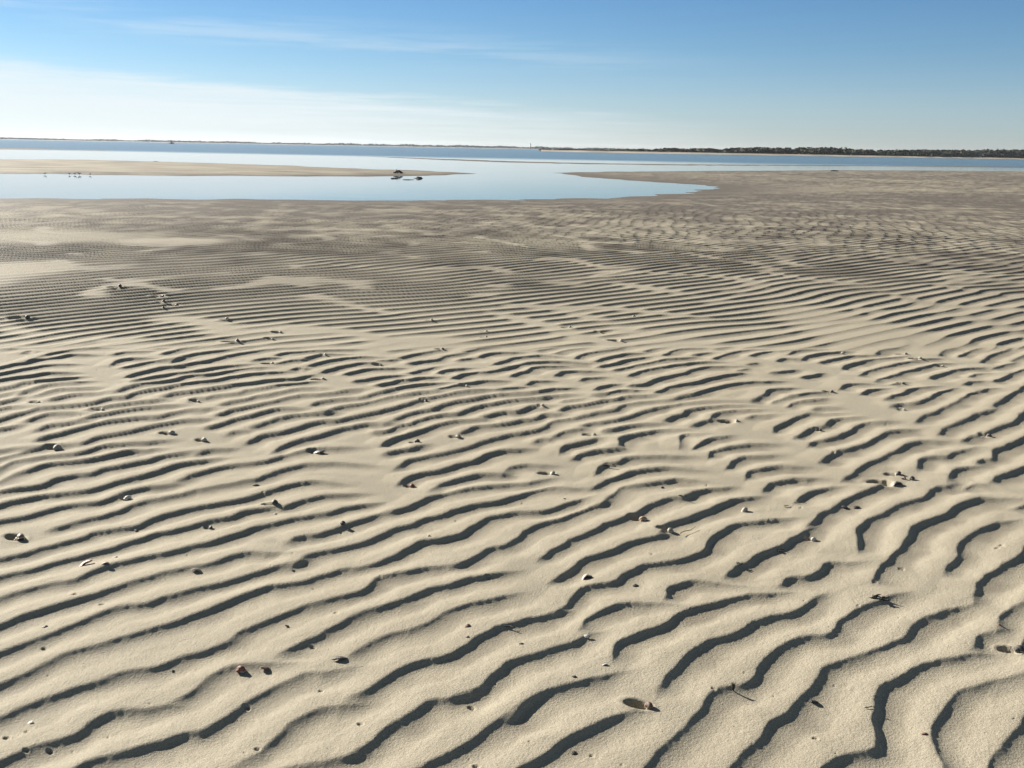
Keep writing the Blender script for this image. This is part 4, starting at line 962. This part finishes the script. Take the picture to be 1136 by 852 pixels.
# ------------------------------------------------------------------ far shores, woods, boat, tower
M_BEACH = flat_material('far_beach', (0.27, 0.23, 0.185), 0.9, 0.05)
def leaf_material(name, a, b_, c):
    m, nt, b = mat(name)
    g = nt.nodes.new('ShaderNodeObjectInfo')
    n = node(nt, 'ShaderNodeTexNoise'); n.inputs['Scale'].default_value = 0.25; n.inputs['Detail'].default_value = 3
    pos = nt.nodes.new('ShaderNodeNewGeometry').outputs['Position']; nt.links.new(pos, n.inputs['Vector'])
    nt.links.new(ramp(nt, n.outputs['Fac'], [(0.3, a), (0.5, b_), (0.72, c)]), b.inputs['Base Color'])
    b.inputs['Roughness'].default_value = 0.85
    return m
M_LEAF = leaf_material('far_foliage', (0.022, 0.028, 0.018), (0.035, 0.042, 0.026), (0.065, 0.052, 0.032))
M_LEAF2 = leaf_material('distant_foliage', (0.050, 0.070, 0.085), (0.060, 0.080, 0.095), (0.07, 0.085, 0.10))  # blue-grey of distance haze is put into the leaf colour

def shore_strip(name, near, back, zb):
    # a low beach rising from the water: waterline, berm, back
    vs, fs = [], []
    for (x, y), (x2, y2) in zip(near, back):
        vs += [(x, y, WATER_Z-0.3), (x*0.7+x2*0.3, y*0.7+y2*0.3, zb*0.8), (x2, y2, zb)]
    for k in range(len(near)-1):
        for q in range(2):
            a = k*3+q; fs.append((a, a+3, a+4, a+1))
    return tag(link(name, mesh_from(name, vs, fs), M_BEACH), kind='structure')

def wood(name, line, heights, depth, nclump, leaf, m, label, seed, zb=0.6):
    r = np.random.default_rng(seed)
    line = np.array(line, float); s = np.concatenate([[0], np.cumsum(np.hypot(*np.diff(line, axis=0).T))])
    vs, fs = [], []
    u = r.random(nclump)*s[-1]
    bumps = [(r.random()*s[-1], 0.75+0.55*r.random(), s[-1]*(0.004+0.012*r.random())) for _ in range(150)]
    x = np.interp(u, s, line[:, 0]); y = np.interp(u, s, line[:, 1])+r.random(nclump)*depth
    H = np.interp(u, s, np.interp(np.linspace(0, 1, len(line)), np.linspace(0, 1, len(heights)), heights))
    mod = np.full(nclump, 0.55)
    for c, a, w in bumps: mod = np.maximum(mod, a*np.exp(-((u-c)/w)**2))
    h = H*mod
    for k in range(nclump):
        zc = zb+h[k]*(r.random()**0.7); sz = leaf*(0.5+r.random())*min(1, 0.35+h[k]/4)
        b = len(vs); a = r.random(3)*6.28; d = r.normal(size=(4, 3))
        for q in range(4):
            e = d[q]/np.linalg.norm(d[q])*sz
            vs.append((x[k]+e[0]*1.5, y[k]+e[1], max(0.0, zc+e[2]*0.7)))
        fs += [(b, b+1, b+2), (b, b+2, b+3), (b, b+3, b+1), (b+1, b+3, b+2)]
    o = link(name, mesh_from(name, vs, fs, False), m)
    return tag(o, label, 'trees', None, 'stuff')

def px_line(pts, plane):
    out = []
    for px, py in pts:
        u = (px-568)/(568/math.tan(HFOV/2)); v = -(py-426)/(568/math.tan(HFOV/2))
        d = Vector(CAM_FWD)+u*Vector(CAM_RIGHT)+v*Vector(CAM_UP); t = (plane-EYE)/d.z
        out.append((d.x*t, d.y*t))
    return out
# right-hand shore about 600 to 800 m off, its wood growing taller to the right; a low far shore on the left
NEAR_R = px_line([(600, 168.0), (680, 169.6), (760, 171.0), (850, 172.4), (930, 173.7), (1010, 175.0), (1080, 176.0), (1136, 176.9), (1300, 179.9), (1500, 183.5)], WATER_Z)
BACK_R = [(x*1.10, y*1.10) for x, y in NEAR_R]
shore_strip('far_shore', NEAR_R, BACK_R, 1.0)
wood('shore_wood', [(x*1.05, y*1.05) for x, y in NEAR_R], [0.4, 0.8, 1.8, 2.8, 3.6, 3.4, 4.2, 5.4, 7.0, 7.5], 45, 26000, 1.3, M_LEAF,
     'dark wooded shore along the right half of the horizon', 3, 0.6)
FAR_L = [(-2600, 2500), (-1500, 2650), (-700, 2700), (-100, 2600), (300, 2400)]
shore_strip('distant_shore', FAR_L, [(x, y+250) for x, y in FAR_L], 1.2)
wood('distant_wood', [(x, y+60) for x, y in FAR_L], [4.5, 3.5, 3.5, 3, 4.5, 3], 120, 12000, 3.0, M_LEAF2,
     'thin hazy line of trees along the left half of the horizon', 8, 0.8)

# ------------------------------------------------------------------ sea air: one even box of haze round everything
hz = bpy.data.materials.new('haze_air'); hz.use_nodes = True; hn = hz.node_tree
hn.nodes.remove(hn.nodes['Principled BSDF'])
pv = hn.nodes.new('ShaderNodeVolumePrincipled'); pv.inputs['Density'].default_value = 0.00006; pv.inputs['Color'].default_value = (0.86, 0.92, 1.0, 1); pv.inputs['Anisotropy'].default_value = 0.3
hn.links.new(pv.outputs[0], hn.nodes['Material Output'].inputs['Volume'])
bm = bmesh.new(); bmesh.ops.create_cube(bm, size=1)
for v in bm.verts: v.co = Vector((v.co.x*9600, v.co.y*5000+2250, -1.7 if v.co.z < 0 else 22.0))
me = bpy.data.meshes.new('haze'); bm.to_mesh(me); bm.free()
tag(link('haze', me, hz), kind='stuff')
# ------------------------------------------------------------------ boat and tower on the horizon
M_HULL = flat_material('boat_hull', (0.03, 0.035, 0.045), 0.5, 2); M_CAB = flat_material('boat_cabin', (0.06, 0.065, 0.07), 0.5, 2)
bo = bpy.data.objects.new('fishing_boat', None); COL.objects.link(bo); bo.location = (PT_BOAT[0], PT_BOAT[1], WATER_Z); bo.scale = (0.75, 0.75, 0.75)
tag(bo, 'small dark boat on the left of the horizon', 'boat')
vs, fs = [], []
secs = [(-2.6, .85, .9), (-1.2, 1.0, .9), (.6, .95, 1.0), (2.0, .55, 1.2), (2.9, .05, 1.45)]
for x, w, h in secs: vs += [(x, -w, h), (x*.93, -w*.6, -.2), (x*.93, w*.6, -.2), (x, w, h)]
for k in range(4):
    for q in range(3): a = k*4+q; fs.append((a, a+1, a+5, a+4))
    fs.append((k*4+3, k*4, k*4+4, k*4+7))
fs += [(0, 3, 2, 1), (16, 17, 18, 19)]
link('hull', mesh_from('hull', vs, fs, False), M_HULL, bo)
def box(name, c, s, m, parent):
    bm = bmesh.new(); bmesh.ops.create_cube(bm, size=1); bmesh.ops.bevel(bm, geom=bm.edges[:], offset=.06, segments=2, affect='EDGES')
    for v in bm.verts: v.co = Vector((v.co.x*s[0]+c[0], v.co.y*s[1]+c[1], v.co.z*s[2]+c[2]))
    me = bpy.data.meshes.new(name); bm.to_mesh(me); bm.free(); return link(name, me, m, parent)
box('wheelhouse', (-.2, 0, 1.75), (1.5, 1.3, 1.7), M_CAB, bo)
v, f = [], []; tube(v, f, [(-.4, 0, 2.5), (-.4, 0, 4.2)], [.09, .05], 6); link('mast', mesh_from('mast', v, f), M_HULL, bo)
tw = bpy.data.objects.new('lighthouse', None); COL.objects.link(tw); tw.location = (PT_TOWER[0], PT_TOWER[1], 0.2)
tag(tw, 'slim pale tower standing on the far shore at mid horizon', 'tower')
M_TOW = flat_material('tower_paint', (0.55, 0.54, 0.52), 0.6, 0.4); M_LAN = flat_material('lantern_metal', (0.12, 0.12, 0.13), 0.5, 1)
v, f = [], []; tube(v, f, [(0, 0, 0), (0, 0, 5), (0, 0, 10)], [1.7, 1.4, 1.1], 20); link('shaft', mesh_from('shaft', v, f), M_TOW, tw)
v, f = [], []; tube(v, f, [(0, 0, 10.01), (0, 0, 10.35)], [1.9, 1.9], 20); link('gallery', mesh_from('gallery', v, f), M_LAN, tw)
v, f = [], []; tube(v, f, [(0, 0, 10.36), (0, 0, 12)], [.95, .95], 16); link('lantern_room', mesh_from('lantern_room', v, f), M_LAN, tw)
v, f = [], []; tube(v, f, [(0, 0, 12.01), (0, 0, 12.5), (0, 0, 13.1)], [1.15, .8, .05], 16); link('roof', mesh_from('roof', v, f), M_LAN, tw)

# ------------------------------------------------------------------ sky, sun, camera
wd = bpy.data.worlds.new('World'); SC.world = wd; wd.use_nodes = True
nt = wd.node_tree; bg = nt.nodes['Background']
sky = node(nt, 'ShaderNodeTexSky', sky_type='NISHITA'); sky.sun_disc = False
sky.sun_elevation = R(SUN_EL); sky.sun_rotation = R(SUN_AZ); sky.air_density = 1.0; sky.dust_density = 0.1; sky.ozone_density = 3.0
d = nt.nodes.new('ShaderNodeTexCoord').outputs['Generated']
sp = node(nt, 'ShaderNodeSeparateXYZ'); nt.links.new(d, sp.inputs[0])
AZ = mathn(nt, 'MULTIPLY', mathn(nt, 'ARCTAN2', sp.outputs[0], sp.outputs[1]), 57.2958)
EL = mathn(nt, 'MULTIPLY', mathn(nt, 'ARCSINE', sp.outputs[2]), 57.2958)
cb = node(nt, 'ShaderNodeCombineXYZ'); nt.links.new(AZ, cb.inputs[0]); nt.links.new(EL, cb.inputs[1])
def cnoise(sx, sy, scale, detail, rot=0.0, rough=0.6):
    mp = node(nt, 'ShaderNodeMapping'); mp.inputs['Scale'].default_value = (sx, sy, 1); mp.inputs['Rotation'].default_value = (0, 0, R(rot))
    nt.links.new(cb.outputs[0], mp.inputs['Vector'])
    n = node(nt, 'ShaderNodeTexNoise'); n.inputs['Scale'].default_value = scale; n.inputs['Detail'].default_value = detail; n.inputs['Roughness'].default_value = rough
    nt.links.new(mp.outputs[0], n.inputs['Vector']); return n.outputs['Fac']
def sstep(v, a, b):
    n = node(nt, 'ShaderNodeMapRange', interpolation_type='SMOOTHSTEP'); n.inputs['From Min'].default_value = a; n.inputs['From Max'].default_value = b
    nt.links.new(v, n.inputs['Value']); return n.outputs['Result']
n1 = cnoise(0.07, 1.1, 1.3, 7, 2.5, 0.62); n2 = cnoise(0.045, 1.3, 1.5, 8, 2.5, 0.66)
# low white cirrus bank, tallest on the left, thinning out to the right
top = mathn(nt, 'MULTIPLY_ADD', AZ, -0.057, 2.30)
top = mathn(nt, 'ADD', top, mathn(nt, 'MULTIPLY_ADD', n1, 2.6, -1.2))
below = sstep(mathn(nt, 'SUBTRACT', top, EL), -0.25, 0.85)
left = sstep(AZ, 19.0, -16.0)
body = mathn(nt, 'MULTIPLY_ADD', sstep(n2, 0.30, 0.66), 0.52, 0.50)
bank = mathn(nt, 'MULTIPLY', mathn(nt, 'MULTIPLY', below, left), body, clamp=True)
# thin wisps higher up
wt = mathn(nt, 'SUBTRACT', EL, mathn(nt, 'MULTIPLY_ADD', AZ, -0.045, 4.75))
wg = mathn(nt, 'MULTIPLY', sstep(wt, -1.1, 0.3), sstep(wt, 1.9, 0.3))
n3 = cnoise(0.05, 0.9, 1.3, 6, -4, 0.65)
wisp = mathn(nt, 'MULTIPLY', mathn(nt, 'MULTIPLY', wg, sstep(n3, 0.40, 0.66)), sstep(AZ, 16.0, -8.0))
cov = mathn(nt, 'MAXIMUM', mathn(nt, 'MULTIPLY', bank, 0.92), mathn(nt, 'MULTIPLY', wisp, 0.27), clamp=True)
tint = ramp(nt, mathn(nt, 'DIVIDE', EL, 60.0, clamp=True), [(0.0, (0.82, 0.97, 1.40)), (0.045, (0.82, 0.96, 1.25)), (0.09, (0.66, 0.88, 1.13)), (0.14, (0.56, 0.81, 1.07)), (0.25, (0.92, 0.84, 0.76)), (0.60, (1.20, 0.92, 0.66))])  # warm stops high up, out of view, are added to warm the sand shadows
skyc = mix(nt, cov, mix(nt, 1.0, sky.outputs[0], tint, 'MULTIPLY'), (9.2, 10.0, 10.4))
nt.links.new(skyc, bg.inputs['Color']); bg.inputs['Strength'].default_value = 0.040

sl = bpy.data.lights.new('sun', 'SUN'); so = bpy.data.objects.new('sun', sl); COL.objects.link(so)
sl.energy = 5.0; sl.angle = R(0.8); sl.color = (1.0, 0.945, 0.83)
sd_ = Vector((math.sin(R(SUN_AZ))*math.cos(R(SUN_EL)), math.cos(R(SUN_AZ))*math.cos(R(SUN_EL)), math.sin(R(SUN_EL))))
so.rotation_euler = (-sd_).to_track_quat('-Z', 'Y').to_euler(); so.location = (-20, 12, 14)

cam = bpy.data.cameras.new('camera'); co = bpy.data.objects.new('camera', cam); COL.objects.link(co)
cam.sensor_fit = 'HORIZONTAL'; cam.angle = HFOV; cam.clip_start = 0.05; cam.clip_end = 20000
rt, up, fw = Vector(CAM_RIGHT), Vector(CAM_UP), Vector(CAM_FWD)
co.matrix_world = Matrix(((rt.x, up.x, -fw.x, 0), (rt.y, up.y, -fw.y, 0), (rt.z, up.z, -fw.z, EYE), (0, 0, 0, 1)))
SC.camera = co
vs_ = SC.view_settings; vs_.view_transform = 'Standard'; vs_.look = 'None'; vs_.gamma = 1.0; vs_.use_curve_mapping = False
vs_.exposure = 1.20
SC.cycles.use_denoising = True
SC.cycles.max_bounces = 6
